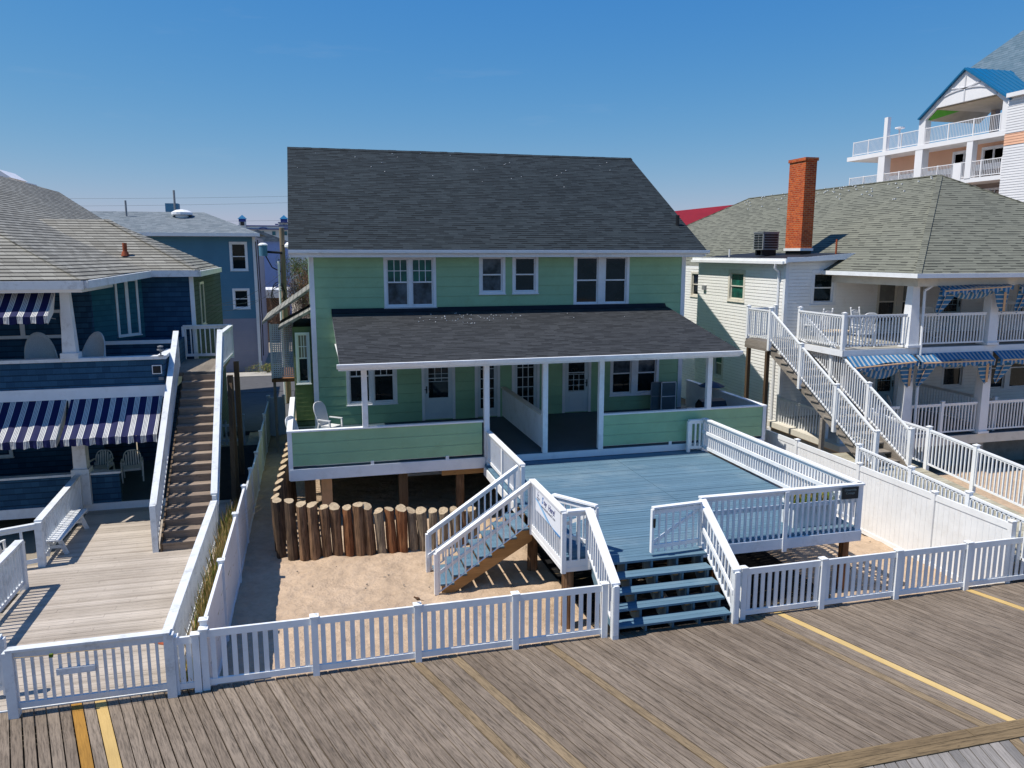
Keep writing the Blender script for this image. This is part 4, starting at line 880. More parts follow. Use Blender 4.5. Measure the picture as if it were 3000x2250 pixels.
# roofs
m = MB(); e0 = Vector((-5.5, 22.15, 6.32)); e1 = Vector((-4.84, 27.25, 6.46)); mid_ = Vector((-7.4, 24.2, 7.32)); pk = Vector((-12.6, 29.3, 10.35))
def curved(p, q, sag, n=8):
    return [p.lerp(q, i / n) - Vector((0, 0, sag * math.sin(math.pi * i / n))) for i in range(n + 1)]
hip = curved(e0, pk, .28); bk0 = 0; pkb = Vector((-11.6, 43.6, 9.95))
eav = [e0.lerp(e1, t) for t in [0, .25, .5, .75, 1]] + [Vector((-5.1, 30.5, 6.55)), Vector((-5.5, 35.0, 6.42)), Vector((-5.5, 40, 6.3)), Vector((-5.5, 45.0, 6.3))]
n = 8; up_ = [pk.lerp(pkb, i / n) for i in range(n + 1)]
def lf(u, v):
    i = u * n; a = int(min(i, n - 1e-6)); f_ = i - a; eb = eav[a].lerp(eav[a + 1], f_); tb = up_[a].lerp(up_[a + 1], f_); ps = eb.lerp(tb, v); ps.z -= .28 * math.sin(math.pi * v); return ps
m.grid(lf, 32, 10)
fr0 = Vector((X0, 22.15, 6.32)); fr1 = Vector((X0, 29.3, 10.35))
m.grid(lambda u, v: (lambda a, b_, s: (a.lerp(b_, u)))(e0.lerp(pk, v) - Vector((0, 0, .28 * math.sin(math.pi * v))), fr0.lerp(fr1, v) - Vector((0, 0, .28 * math.sin(math.pi * v))), 0), 10, 10)
rf = m.build('roof', SHTAN, NH)
m = MB()
for a, b_ in zip(hip, hip[1:]):
    for t_ in range(4):
        p_, q_ = a.lerp(b_, t_ / 4), a.lerp(b_, (t_ + 1) / 4); m.beam(p_ + Vector((0, 0, -.008)), q_ + Vector((0, 0, -.014)), .2, .04)
m.build('hip_cap', SHTAN, rf)
m = MB(); ax = Vector((-6.7, 30.5, 8.15)); c0 = Vector((-3.42, 27.2, 6.46)); c1_ = Vector((-3.40, 33.8, 6.42)); v0 = Vector((-5.0, 27.2, 6.46))
m.poly([Vector((-9.5, 27.2, 6.46)), c0, ax, Vector((-9.5, 30.5, 8.15))]); m.poly([c0, c1_, ax]); m.poly([c1_, Vector((-9.5, 33.8, 6.42)), Vector((-9.5, 30.5, 8.15)), ax]); m.build('wing_roof', SHTAN, NH, thick=.05)
m = MB(); m.beam(c0 + Vector((0, 0, -.005)), ax + Vector((0, 0, -.005)), .2, .04); m.build('wing_hip_cap', SHTAN, NH)
m = MB(); m.box(X0, -5.52, 22.08, 22.2, 6.08, 6.30)
for a, b_ in zip(eav[:4], eav[1:5]): m.beam(a - Vector((-.03, 0, .12)), b_ - Vector((-.03, 0, .12)), .1, .2, vert_ends=True)
m.box(-4.8, -3.38, 27.1, 27.2, 6.24, 6.44); m.box(-3.42, -3.32, 27.2, 33.8, 6.24, 6.42); m.build('gutter', OLDWHITE, rf)
MB().box(X0, -5.6, 22.2, 25.6, 6.0, 6.08).build('soffit', TRIM, NH)
m = MB(); m.cyl((-5.7, 28.1, 7.0), (-5.7, 28.1, 7.32), .07, .07, 12); m.cyl((-5.7, 28.1, 6.9), (-5.7, 28.1, 7.05), .13, .09, 12); m.build('vent_pipe', RUST, NH)
def awning(parent, xa, xb, y0, z0, y1, z1, val, mat, sc=.16, side=True):
    m = MB(); m.grid(lambda u, v: (xa + (xb - xa) * u, y0 + (y1 - y0) * v, z0 + (z1 - z0) * v - .05 * math.sin(math.pi * v) * (1 + .25 * math.sin(u * 7)) - .012 * math.sin(u * 31) * v), 40, 8)
    o = m.build('awning', mat, parent, thick=.006); m = MB(); n = int((xb - xa) / .05)
    m.grid(lambda u, v: (xa + (xb - xa) * u, y1 - .005 + .03 * v * math.sin(u * 60), z1 - v * (val - .035 * abs(math.sin(u * (xb - xa) / sc * math.pi / 2)) * v)), n, 2); m.build('valance', mat, o, thick=.005)
    if side:
        m = MB(); m.poly([(xb + .002, y0, z0), (xb + .002, y1, z1), (xb + .002, y1, z1 - val), (xb + .002, y0 + (y1 - y0) * .35, z0 + (z1 - z0) * .9)]); m.build('side_flap', mat, o, thick=.005)
    m = MB(); m.cyl((xa, y1 + .01, z1 - .015), (xb, y1 + .01, z1 - .015), .015); m.cyl((xb - .05, y0, z0 - .7), (xb - .05, y1, z1 - .02), .012); m.build('awning_frame', GREYM, o); return o
awning(NH, -6.22, -3.95, NY - .06, 3.14, 21.45, 2.33, .2, NAVYSTR); awning(NH, -8.65, -6.32, NY - .06, 3.14, 21.45, 2.33, .2, NAVYSTR); awning(NH, -11.2, -8.75, NY - .06, 3.14, 21.45, 2.33, .2, NAVYSTR)
awning(NH, -9.4, -6.36, NY - .02, 6.0, 21.9, 5.42, .2, NAVYSTR)
cl = MB(); cl.box(-3.98, -3.86, 22.62, 22.74, 4.245, 4.26); cl.cyl((-3.92, 22.68, 4.26), (-3.92, 22.68, 4.38), .02); cl.lathe((-3.92, 22.68, 4.38), [(.03, 0), (.09, .02), (.09, .05), (.02, .06), (.02, .09), (.075, .10), (.075, .13), (.0, .15)]); fx = thing('cap_lamp', 'small metal lamp on the corner of the navy upper porch wall', 'lamp', (-3.92, 22.68, 4.245)); cl.build('lamp_body', GREYM, fx)

# ---- chairs (prototypes built at origin, facing -y; then moved / copied)
def resin_chair(slats=True, high=False):
    t_ = thing('patio_chair', 'x', 'chair'); H1 = 1.12 if high else .86; a = MB(); a.box(-.24, .24, -.24, .22, .385, .415); a.box(-.24, .24, -.255, -.235, .35, .41); a.build('seat', RESIN, t_)
    b_ = MB(); tl = .2 if high else .12; P = lambda x, z, d_=0: (x, .20 + (z - .4) * tl / .6 + d_, z)
    if slats:
        for i in range(6):
            x = -.17 + i * .068; zt = H1 - .25 * (abs(x) / .24) ** 2.2; b_.hexa([P(x - .02, .42), P(x + .02, .42), P(x + .02, .42, .02), P(x - .02, .42, .02), P(x - .02, zt), P(x + .02, zt), P(x + .02, zt, .02), P(x - .02, zt, .02)])
    n = 12; w0 = .26 if high else .24
    outline = [(w0 * .88, .42)] + [(w0 * math.cos(q) ** .6 if math.cos(q) > 0 else 0, H1 - .26 + .26 * math.sin(q)) for q in [math.pi / 2 * i / n for i in range(n)]]; full = outline + [(-x, z) for x, z in reversed(outline)]
    if not slats: b_.extr([P(x, z) for x, z in full], (0, .02, 0))
    for (xa, za), (xb, zb) in zip(full, full[1:]): b_.cyl(P(xa, za, .01), P(xb, zb, .01), .018, .018, 6)
    b_.build('backrest', RESIN, t_)
    for s_ in (-1, 1):
        m_ = MB(); m_.beam((s_ * .27, .22, .62), (s_ * .29, -.28, .62), .055, .03); m_.build('armrest', RESIN, t_)
        m_ = MB(); m_.beam((s_ * .29, -.25, .61), (s_ * .28, -.27, 0), .04, .05, up=(0, 1, 0)); m_.build('leg', RESIN, t_); m_ = MB(); m_.beam((s_ * .26, .2, .5), (s_ * .25, .34, 0), .04, .05, up=(0, 1, 0)); m_.build('leg', RESIN, t_)
    return t_
def put(t_, loc, rz, label, group=None):
    t_.location = loc; t_.rotation_euler = (0, 0, rz); t_['label'] = label
    if group: t_['group'] = group
    return t_
ch = resin_chair(); put(ch, (-5.35, 25.0, .2), R(10), 'white slatted plastic chair under the navy awning, nearer the wooden stairs', 'plastic chairs on the navy porch'); copy_tree(ch, loc=(-6.25, 25.2, .2), rz=R(-8), label='white slatted plastic chair under the navy awning, nearer the white porch column')
hc = resin_chair(False, True); put(hc, (.50, 24.55, 1.245), R(48), 'white high back plastic armchair on the green house porch, nearest the house wall', 'high back chairs on the green porch'); copy_tree(hc, loc=(-.28, 22.55, 1.245), rz=R(60), label='white high back chair mostly hidden behind the green porch corner')
copy_tree(hc, loc=(-7.2, 20.0, -.45), rz=R(150), label='white plastic chair below the railing at the far left deck edge')
def wicker(loc, rz, label):
    t_ = thing('wicker_chair', label, 'chair', group='wicker chairs on the upper navy porch'); m = MB()
    m.grid(lambda u, v: (lambda a: (.40 * math.cos(a) * (1 + .12 * v * max(0, math.sin(a))), .05 + .34 * math.sin(a), .1 + v * (.45 + .80 * max(0, math.sin(a)) ** 1.1)))(math.pi * (-.12 + 1.24 * u)), 20, 8); m.build('backrest', WICKER, t_, True, thick=.03)
    MB().lathe((0, .02, .1), [(.0, .30), (.30, .30), (.31, .26), (.29, 0), (.27, -.1)], 18).build('seat', WICKER, t_); t_.location = loc; t_.rotation_euler = (0, 0, rz); return t_
wc = wicker((-7.2, 24.0, 3.47), R(25), 'white wicker tub chair left of the upper porch column'); copy_tree(wc, loc=(-5.95, 23.75, 3.47), rz=R(-30), label='white wicker tub chair right of the upper porch column')
def rocker(loc, rz, label):
    t_ = thing('rocking_chair', label, 'chair', group='rocking chairs on the upper right porch'); a = MB()
    for i in range(7): a.box(-.25, .25, -.24 + i * .07, -.185 + i * .07, .40, .42)
    a.build('seat', RESIN, t_); b_ = MB()
    for s_ in (-1, 1): b_.cyl((s_ * .25, .22, .1), (s_ * .25, .40, 1.15), .018, .022, 8); b_.lathe((s_ * .25, .402, 1.15), [(.022, 0), (.03, .02), (.03, .045), (.0, .07)], 8)
    for i in range(7): x = -.2 + i * .067; b_.beam((x, .27, .42), (x, .385, 1.05), .035, .012, up=(0, 1, 0))
    b_.extr([(-.25, .375, 1.0), (.25, .375, 1.0), (.25, .39, 1.06), (.12, .40, 1.12), (0, .403, 1.135), (-.12, .40, 1.12), (-.25, .39, 1.06)], (0, .02, 0)); b_.build('backrest', RESIN, t_)
    for s_ in (-1, 1):
        MB().beam((s_ * .29, .30, .64), (s_ * .31, -.28, .62), .07, .02).build('armrest', RESIN, t_); m = MB(); m.cyl((s_ * .27, -.22, .62), (s_ * .27, -.22, .06), .02); m.build('leg', RESIN, t_)
        m = MB(); m.tube([(s_ * .27, -.38, .09), (s_ * .27, -.2, .035), (s_ * .27, 0, .02), (s_ * .27, .25, .035), (s_ * .27, .5, .10), (s_ * .27, .6, .15)], .02); m.build('rocker', RESIN, t_)
    t_.location = loc; t_.rotation_euler = (0, 0, rz); return t_

# ================================================================ RIGHT WHITE HOUSE
RH = thing('white_house', 'two storey cream white clapboard house with double porch and olive hip roof, at right', 'house', (22, 26, -.5))
ry = 25.2; RF = ((0, ry), (1, 0), (0, -1)); RX = 16.93; RS = ((RX, 40), (0, -1), (-1, 0)); Ys = lambda y: 40 - y
sw = [(Ys(29.2), Ys(27.9), 5.05, 6.32), (Ys(30.2), Ys(29.3), 1.7, 3.0)]
fw_up = [(18.0, 19.08, 5.10, 6.38), (20.9, 22.95, 4.3, 6.05), (27.5, 30.0, 4.4, 6.05)]; fd_up = [(23.8, 24.9, 3.96, 6.05)]
fw_lo = [(17.9, 19.9, 1.5, 3.3), (24.2, 25.3, 1.7, 3.3), (26.1, 28.8, 1.5, 3.3)]; fd_lo = [(21.0, 22.1, .9, 3.2)]
m = MB(); lap(m, RF, RX, 19.4, .9, 6.85, .125, .022, groove=.018, op=[opening(fw_up[0]), opening(fw_lo[0])]); lap(m, RF, 19.4, 31, .9, 6.4, .125, .022, groove=.018, op=[opening(o) for o in fw_up[1:] + fw_lo + fd_up + fd_lo]); lap(m, RS, Ys(31.8), Ys(ry), -.3, 6.7, .125, .022, groove=.018, op=[opening(o) for o in sw]); m.build('wall', CREAM, RH)
m = MB(); lap(m, ((18.3, 50), (0, -1), (-1, 0)), 0, 18.2, -.3, 6.3, .125, .022, groove=.018, op=[opening((14.9, 15.8, 4.9, 6.1))]); m.poly([(RX, 31.8, -.3), (18.3, 31.8, -.3), (18.3, 31.8, 6.7), (RX, 31.8, 6.7)]); m.build('rear_wall', CREAM, RH); window(RH, ((18.3, 50), (0, -1), (-1, 0)), 14.9, 15.8, 4.9, 6.1, cols=1, tm=CREAMTRIM)
MB().box(RX + .1, 31, ry + .12, 31.7, -.5, 6.3).build('core', GREYW, RH)
window(RH, RS, *sw[0], cols=1, tm=CREAMTRIM, panes=(GLASSG, GLASSG), trim=.13); window(RH, RS, *sw[1], cols=1, tm=CREAMTRIM, panes=(GLASSG, SHADE), trim=.13)
window(RH, RF, *fw_up[0], cols=1, tm=TRIM, trim=.13); window(RH, RF, *fw_up[1], cols=2, tm=CREAMTRIM, panes=(SHADE, GLASS), mul_=.28); window(RH, RF, *fw_up[2], cols=2, tm=CREAMTRIM, mul_=.28)
for o in fw_lo: window(RH, RF, *o, cols=2 if o[1] - o[0] > 1.5 else 1, tm=TRIM, mul_=.26)
storm_door(RH, RF, *fd_up[0], grid=(5.0, 5.6), mat=DOORB); storm_door(RH, RF, *fd_lo[0], grid=(2.1, 2.9), mat=DOORB)
m = MB(); m.box(RX - .03, RX + .1, ry - .03, ry + .1, -.3, 6.7); m.build('corner_board', TRIM, RH)
m = MB(); m.extr([(RX - .2, 24.9, 6.72), (19.6, 24.9, 6.95), (19.6, 31.9, 6.95), (RX - .2, 31.9, 6.72)], (0, 0, .05)); fr_ = m.build('flat_roof', TARB, RH)
m = MB(); m.extr([(RX - .2, 24.86, 6.66), (19.6, 24.86, 6.78), (19.6, 24.86, 7.0), (RX - .2, 24.86, 6.79)], (0, .04, 0)); m.box(RX - .26, RX - .2, 24.86, 31.95, 6.62, 6.80); m.box(RX - .34, RX - .265, 24.95, 31.95, 6.60, 6.70); m.build('fascia', TRIM, fr_)
m = MB(); m.tube([(RX - .3, 25.45, 6.6), (RX - .28, 25.5, 6.45), (RX - .07, 25.55, 6.3), (RX - .07, 25.55, 4.0), (RX - .07, 25.55, .2)], .045, 8); m.build('downspout', TRIM, RH)
MB().box(RX - .12, RX - .02, 31.0, 31.25, 5.4, 5.6).build('wall_lamp', GREYM, RH)
v = MB(); v.cyl((RX + .55, 30.2, 6.8), (RX + .55, 30.2, 7.15), .035); v.build('vent_pipe', TRIM, RH); v = MB(); v.cyl((19.2, 25.5, 6.9), (19.2, 25.5, 7.5), .035); v.build('vent_pipe', RUST, RH)
ch_ = MB(); ch_.box(18.72, 19.22, 27.0, 28.05, 7.18, 10.5); ch_.box(18.68, 19.26, 26.96, 28.09, 10.5, 10.62); ch_ = ch_.build('chimney', BRICK, RH)
m = MB(); m.box(18.68, 19.26, 26.96, 28.09, 7.08, 7.178); m.build('chimney_flashing', TRIM, ch_); MB().box(18.74, 19.2, 27.02, 28.03, 6.8, 7.078).build('chimney_base', BLACKM, ch_)
dxa = .18
AC = thing('air_conditioner', 'grey outdoor air conditioning unit beside the brick chimney on the flat roof', 'air conditioner', (18.0, 28.4, 6.95)); m = MB(); m.box(17.75, 18.45, 28.1, 28.8, 7.12, 7.80); m.box(17.73, 18.47, 28.08, 28.82, 7.80, 7.84); m.build('casing', GREYM, AC); m = MB()
for i in range(6):
    for (a, b_) in ((28.16, 28.42), (28.46, 28.74)): m.box(17.735, 17.749, a, b_, 7.18 + i * .10, 7.24 + i * .10)
    m.box(17.8, 18.4, 28.085, 28.099, 7.18 + i * .10, 7.24 + i * .10)
m.build('louvres', BLACKM, AC); m = MB(); m.box(17.78, 18.42, 28.2, 28.3, 6.9, 7.118); m.box(17.78, 18.42, 28.6, 28.7, 6.9, 7.118); m.build('base_rails', BLACKM, AC)
# main hip roof
EX, EY, EZ = 18.45, 20.5, 6.36; hh_ = 6.6; AZ = 10.12; m = MB(); E0 = Vector((EX, EY, EZ)); E1 = Vector((EX + 2 * hh_, EY, EZ)); AP = Vector((EX + hh_, EY + hh_, AZ)); AB = Vector((EX + hh_, 41.3, AZ)); B0 = Vector((EX, 48, EZ)); B1 = Vector((EX + 2 * hh_, 48, EZ))
for q in ([E0, E1, AP], [B0, E0, AP, AB], [E1, B1, AB, AP], [B1, B0, AB]): m.poly([p_ for p_ in q])
rr_ = m.build('roof', SHOLIVE, RH); m = MB()
for a, b_ in ((E0, AP), (AP, AB), (E1, AP), (AB, B0)):
    n = int((b_ - a).length / .3)
    for i in range(n): m.beam(a.lerp(b_, i / n) + Vector((0, 0, -.006)), a.lerp(b_, (i + 1) / n) + Vector((0, 0, -.012)), .2, .04)
m.build('ridge_cap', SHOLIVE, rr_)
m = MB(); m.box(EX - .1, 31.7, EY - .1, EY, EZ - .14, EZ - .0); m.box(EX - .1, EX, EY, 31, EZ - .14, EZ); m.box(EX - .1, EX, 31.9, 48, EZ - .14, EZ); m.build('gutter', TRIM, rr_)
m = MB(); m.box(EX + .35, 31.7, EY + .35, EY + .6, EZ - .42, EZ - .16); m.box(EX + .35, EX + .55, EY + .6, 25.1, EZ - .42, EZ - .16); m.build('porch_beam', CREAMTRIM, RH); m = MB(); m.box(EX - .05, 31.7, EY, 25.2, EZ - .16, EZ - .12); m.build('soffit', SOFFIT, RH)
chips = MB(); sh = chips
for i in range(70): y = rs.uniform(27, 41); q = abs(rs.gauss(0, .25)); sh.box(25.0 - q * 3, 25.06 - q * 3, y, y + .05, AZ + .02 - q * 3 * .57, AZ + .06 - q * 3 * .57)
tag(chips.build('shell_fragments', RESIN), 'broken white shell fragments along the olive roof ridge', 'shells', kind='stuff')
# porch floors
cy = 21.12
m = MB(); m.box(16.4, 31.7, cy, ry, 3.80, 3.95); m.build('upper_floor', GREYW, RH); m = MB(); m.box(16.38, 31.7, cy - .04, cy - .005, 3.74, 3.94); m.box(16.36, 16.395, cy - .04, 23.6, 3.74, 3.94); m.build('porch_fascia', TRIM, RH)
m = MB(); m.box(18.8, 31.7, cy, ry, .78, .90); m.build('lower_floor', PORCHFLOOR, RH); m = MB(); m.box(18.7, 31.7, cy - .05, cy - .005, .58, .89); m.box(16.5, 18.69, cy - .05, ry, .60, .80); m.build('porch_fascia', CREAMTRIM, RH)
m = MB(); m.box(18.9, 31.7, 22.4, 22.6, -.6, .77); m.box(16.6, 16.75, 21.3, 25.1, -.6, .6); m.build('foundation_wall', GREYW, RH)
for i, x in enumerate((19.0, 22.15, 25.35, 28.5)):
    taper(x, cy + .12, 3.96, EZ - .16 - .26, .20, .13, .08).build('porch_column', TRIM, RH); taper(x, cy + .12, .91, 3.78, .18, .14, .08).build('porch_column', TRIM, RH); MB().box(x - .14, x + .14, cy, cy + .25, -.6, .57).build('pier', GREYW, RH)
MB().box(16.75, 16.9, 21.4, 21.55, -.6, 3.74).build('support_post', TRIM, RH)
m = MB(); m.tube([(19.5, 20.9, 6.18), (19.45, 20.95, 5.95), (19.27, 21.05, 5.8), (19.27, 20.98, .3)], .045, 8); m.build('downspout', TRIM, RH)
vr = dict(mat=VINYL, cap=(.06, .05), sub=.04, both=.05, botw=.02, postcap=True, post=.11)
railing(RH, (16.42, 23.55, 3.95), (16.42, 21.17, 3.95), 1.1, (0, 1), .032, .12, **vr); railing(RH, (16.48, 21.17, 3.95), (18.78, 21.17, 3.95), 1.1, (0, 0), .032, .12, **vr)
railing(RH, (19.22, 21.17, 3.95), (21.92, 21.17, 3.95), 1.1, (0, 0), .034, .118, **vr); railing(RH, (22.38, 21.17, 3.95), (25.12, 21.17, 3.95), 1.1, (0, 0), .034, .118, **vr); railing(RH, (25.6, 21.17, 3.95), (28.3, 21.17, 3.95), 1.1, (0, 0), .034, .118, **vr)
railing(RH, (19.22, 21.2, .90), (20.5, 21.2, .90), 1.1, (0, 1), .036, .13, **vr); railing(RH, (20.5, 21.2, .90), (21.95, 21.2, .90), 1.1, (0, 0), .036, .13, **vr); railing(RH, (22.36, 21.2, .90), (25.15, 21.2, .90), 1.1, (0, 0), .036, .125, **vr); railing(RH, (17.9, 21.2, .90), (18.8, 21.2, .9), 1.1, (1, 0), .036, .125, **vr)
railing(RH, (16.8, 25.0, .62), (16.8, 22.2, .62), 1.1, (1, 1), .04, .15, **vr); railing(RH, (22.9, 21.4, .9), (22.9, 25.0, .9), 1.1, (1, 0), .03, .13, **vr); railing(RH, (25.9, 24.2, 3.95), (29.0, 24.2, 3.95), 1.2, (1, 0), .03, .13, **vr)
MB().box(16.55, 18.7, 21.1, 25.1, .55, .60).build('side_ledge', UNDERPINK, RH)
# blue awnings (partly rolled up, sagging)
def sagawn(xa, xb, z0, y0, drop, out, belly, flapL=True, flapR=True, skew=0):
    m = MB(); m.grid(lambda u, v: (xa + (xb - xa) * u, y0 - out * v, z0 - drop * v - .03 * math.sin(u * 9) * v + skew * (u - .5) * v), 24, 4); o = m.build('awning', BLUESTR, RH, thick=.008)
    m = MB(); m.grid(lambda u, v: (xa + (xb - xa) * u, y0 - out - .01 + .02 * math.sin(u * 40) * v, z0 - drop - v * (.17 + .05 * math.sin(u * (xb - xa) / .2 * 3.14)) + skew * (u - .5)), 48, 3); m.build('valance', BLUESTR, o, thick=.006)
    m = MB(); m.grid(lambda u, v: (xa + .25 + (xb - xa - .5) * u, y0 - out + .06 + .12 * v, z0 - drop - .06 - belly * math.sin(math.pi * u) ** .8 * math.sin(math.pi * v * .5 + .001) + skew * (u - .5)), 24, 5); m.build('sagging_fabric', BLUESTR, o, thick=.008)
    m = MB(); m.cyl((xa + .1, y0 - out, z0 - drop - .04 - skew * .5), (xb - .1, y0 - out, z0 - drop - .04 + skew * .5), .03); m.build('roller_bar', UNDERPINK, o)
    for on, x, s_ in ((flapL, xa, 1), (flapR, xb, -1)):
        if on:
            m = MB(); m.poly([(x + s_ * .02, y0 - out * .7, z0 - drop * .8), (x + s_ * .75, y0 - out * .9, z0 - drop), (x + s_ * .38, y0 - .12, z0 - drop - .62), (x + s_ * .12, y0 - .08, z0 - drop - .88), (x, y0 - .1, z0 - drop - .7)]); m.build('side_flap', BLUESTRV, o, thick=.01)
            m = MB(); m.beam((x + s_ * .28, y0 - out * .9 - .02, z0 - drop), (x + s_ * .10, y0 - .13, z0 - drop - .8), .07, .012); m.build('webbing', UNDERPINK, o)
    return o
sagawn(16.5, 18.95, 3.74, 21.05, .22, .35, .45, False, True, .12); sagawn(19.1, 22.05, 3.74, 21.05, .22, .3, .18); sagawn(22.25, 25.3, 3.74, 21.05, .22, .3, .2, True, True); sagawn(25.4, 28.4, 3.74, 21.05, .22, .3, .2)
sagawn(19.55, 22.35, 6.0, 20.95, .10, .32, .32, True, True, .12); sagawn(22.7, 25.3, 6.0, 20.95, .1, .3, .25)
# landing and stairs (belongs to the white house)
ST = thing('outdoor_stairs', 'long straight outdoor staircase with white vinyl rails rising to the upper right porch', 'stairs', (16, 21, -.5))
MB().box(15.35, 16.6, 23.7, 25.1, 3.86, 3.95).build('landing_floor', GREYWOOD, ST); m = MB(); m.box(15.33, 15.42, 23.65, 25.12, 3.62, 3.855); m.box(15.43, 16.38, 23.62, 23.68, 3.62, 3.855); m.build('landing_beam', GREYWOOD, ST)
for (x, y) in ((15.4, 24.95), (15.4, 23.75), (15.45, 20.6)): MB().box(x - .06, x + .06, y - .06, y + .06, -.55, 3.615 if y > 23 else 1.9).build('support_post', DARKPOST if y > 23 else GREYWOOD, ST)
NSR = 16; ya, yb, za_, zb_ = 23.62, 18.05, 3.95, .85
for k in range(NSR - 1): z = za_ - (k + 1) * (za_ - zb_) / NSR; y = ya - k * (ya - yb) / NSR; MB().box(15.36, 16.50, y - .40, y, z - .045, z).build('stair_tread', GREYWOOD, ST)
for x in (15.40, 16.44): MB().extr([(x, ya, za_ - .1), (x, ya, za_ - .42), (x, yb + .3, zb_ - .1), (x, yb - .1, zb_ - .1), (x, yb - .1, zb_ + .08)], (.045, 0, 0)).build('stringer', GREYWOOD, ST)
for x in (15.35, 16.5):
    for k in range(3):
        t0, t1 = k / 3, (k + 1) / 3; f_ = lambda t: (x, ya - .02 + (yb + .05 - ya) * t, za_ + .02 + (zb_ + .02 - za_) * t)
        railing(ST, f_(t0), f_(t1), 1.1, (1 if k == 0 else 0, 1), .032, .115, below=.3, **vr)
railing(ST, (15.38, 25.05, 3.95), (15.38, 23.7, 3.95), 1.1, (1, 0), .032, .12, **vr); railing(ST, (15.38, 25.05, 3.95), (16.5, 25.08, 3.95), 1.1, (0, 1), .032, .12, **vr)
# walkway
WK = thing('walkway_ramp', 'grey board ramp between white vinyl rails leading to the right house', 'ramp', (15.8, 15, -.5))
m = MB(); y = 12.66
def wz(y): return .42 + (y - 12.6) * .085
while y < 19.6: m.hexa([(14.47, y, wz(y) - .05), (16.95, y, wz(y) - .05), (16.95, y + .133, wz(y + .133) - .05), (14.47, y + .133, wz(y + .133) - .05), (14.47, y, wz(y)), (16.95, y, wz(y)), (16.95, y + .133, wz(y + .133)), (14.47, y + .133, wz(y + .133))]); y += .14
m.build('ramp_floor', WALKW, WK)
nr = [17.75, 15.8, 14.0, 12.2]
for i, (a, b_) in enumerate(zip(nr, nr[1:])): railing(WK, (14.53, a, 1.43 + (a - 12.5) * .058 - 1.0), (14.53, b_, 1.43 + (b_ - 12.5) * .058 - 1.0), 1.0, (1 if i == 0 else 0, 1), .032, .115, **vr)
fr2 = [20.3, 17.95, 16.3, 14.6, 12.9, 11.4]
for i, (a, b_) in enumerate(zip(fr2, fr2[1:])): railing(WK, (17.0, a, wz(min(a, 18.6)) + .05), (17.0, b_, wz(b_) + .05), 1.12, (1 if i == 0 else 0, 1), .034, .12, below=.3, **vr)
m = MB(); m.box(14.47, 14.5, 12.66, 19.5, -.5, .4); m.box(17.03, 17.06, 12.66, 19.5, .1, .45); m.build('skirt_board', GREYWOOD, WK)
tag(MB().box(17.1, 30, 12.6, 21.0, -.55, -.35).build('side_yard', SAND), kind='structure')
rk_ = rocker((18.35, 22.6, 3.95), R(20), 'white rocking chair with arched top beside the corner porch column'); copy_tree(rk_, loc=(21.7, 23.4, 3.95), rz=R(-25), label='white rocking chair on the upper porch behind the second column'); copy_tree(rk_, loc=(16.75, 23.0, 3.95), rz=R(200), label='white rocking chair beside the landing rail at the top of the stairs')
adk = resin_chair(True, True); put(adk, (17.75, 21.95, 3.95), R(172), 'white high slat back chair with its back to the upper porch railing'); copy_tree(adk, loc=(20.1, 22.6, .9), rz=R(60), label='grey white slatted chair on the lower right porch beside the door')
PT = thing('patio_table', 'round pale tan patio table on the upper porch behind the railing', 'table', (17.0, 22.3, 3.95)); MB().cyl((17.0, 22.3, 4.42), (17.0, 22.3, 4.46), .42, .42, 24).build('table_top', PALEPANEL, PT); MB().cyl((17.0, 22.3, 3.96), (17.0, 22.3, 4.42), .04).build('table_leg', GREYM, PT)
PT = thing('patio_table', 'rectangular white patio table on the lower right porch behind the corner column', 'table', (18.6, 23.3, .9)); MB().box(18.1, 19.6, 22.7, 23.6, 1.55, 1.6).build('table_top', PALEPANEL, PT)
for (x, y) in ((18.2, 22.8), (19.5, 22.8), (18.2, 23.5), (19.5, 23.5)): MB().box(x - .03, x + .03, y - .03, y + .03, .9, 1.55).build('leg', TRIM, PT)

# things on the green porch, right side
GRL = thing('barbecue_grill', 'black covered barbecue grill in the right corner of the green porch', 'grill', (13.0, 22.2, 1.245)); m = MB(); m.extr([(12.2, 22.2, 1.6), (12.2, 22.2, 2.0), (12.2, 22.35, 2.25), (12.2, 22.6, 2.3), (12.2, 22.8, 2.1), (12.2, 22.85, 1.6)], (.85, 0, 0)); m.build('hood', BLACKM, GRL)
for (x, y) in ((12.25, 22.25), (12.98, 22.25), (12.25, 22.8), (12.98, 22.8)): MB().box(x - .02, x + .02, y - .02, y + .02, 1.245, 1.6).build('leg', GREYM, GRL)
MB().box(11.9, 12.195, 22.25, 22.8, 1.95, 1.98).build('side_shelf', TRIM, GRL)
for i, x in enumerate((12.0, 12.35)):
    sc_ = thing('window_screen', ['grey mesh window screen leaning on the green porch wall, nearer the window', 'grey mesh window screen leaning on the green porch wall, nearer the corner'][i], 'screen', (x + .3, 25.8, 1.245)); m = MB()
    for a in ((x, x + .03, 1.25, 2.35), (x + .57, x + .6, 1.25, 2.35), (x, x + .6, 1.25, 1.28), (x, x + .6, 2.32, 2.35), (x, x + .6, 1.8, 1.83)): m.box(a[0], a[1], 25.8 - i * .12, 25.83 - i * .12, a[2], a[3])
    m.build('screen_frame', TRIM if i else GREYM, sc_); MB().box(x + .03, x + .57, 25.812 - i * .12, 25.818 - i * .12, 1.28, 2.32).build('mesh', paint('mesh%d' % i, (.10, .14, .16, 1), .6), sc_)
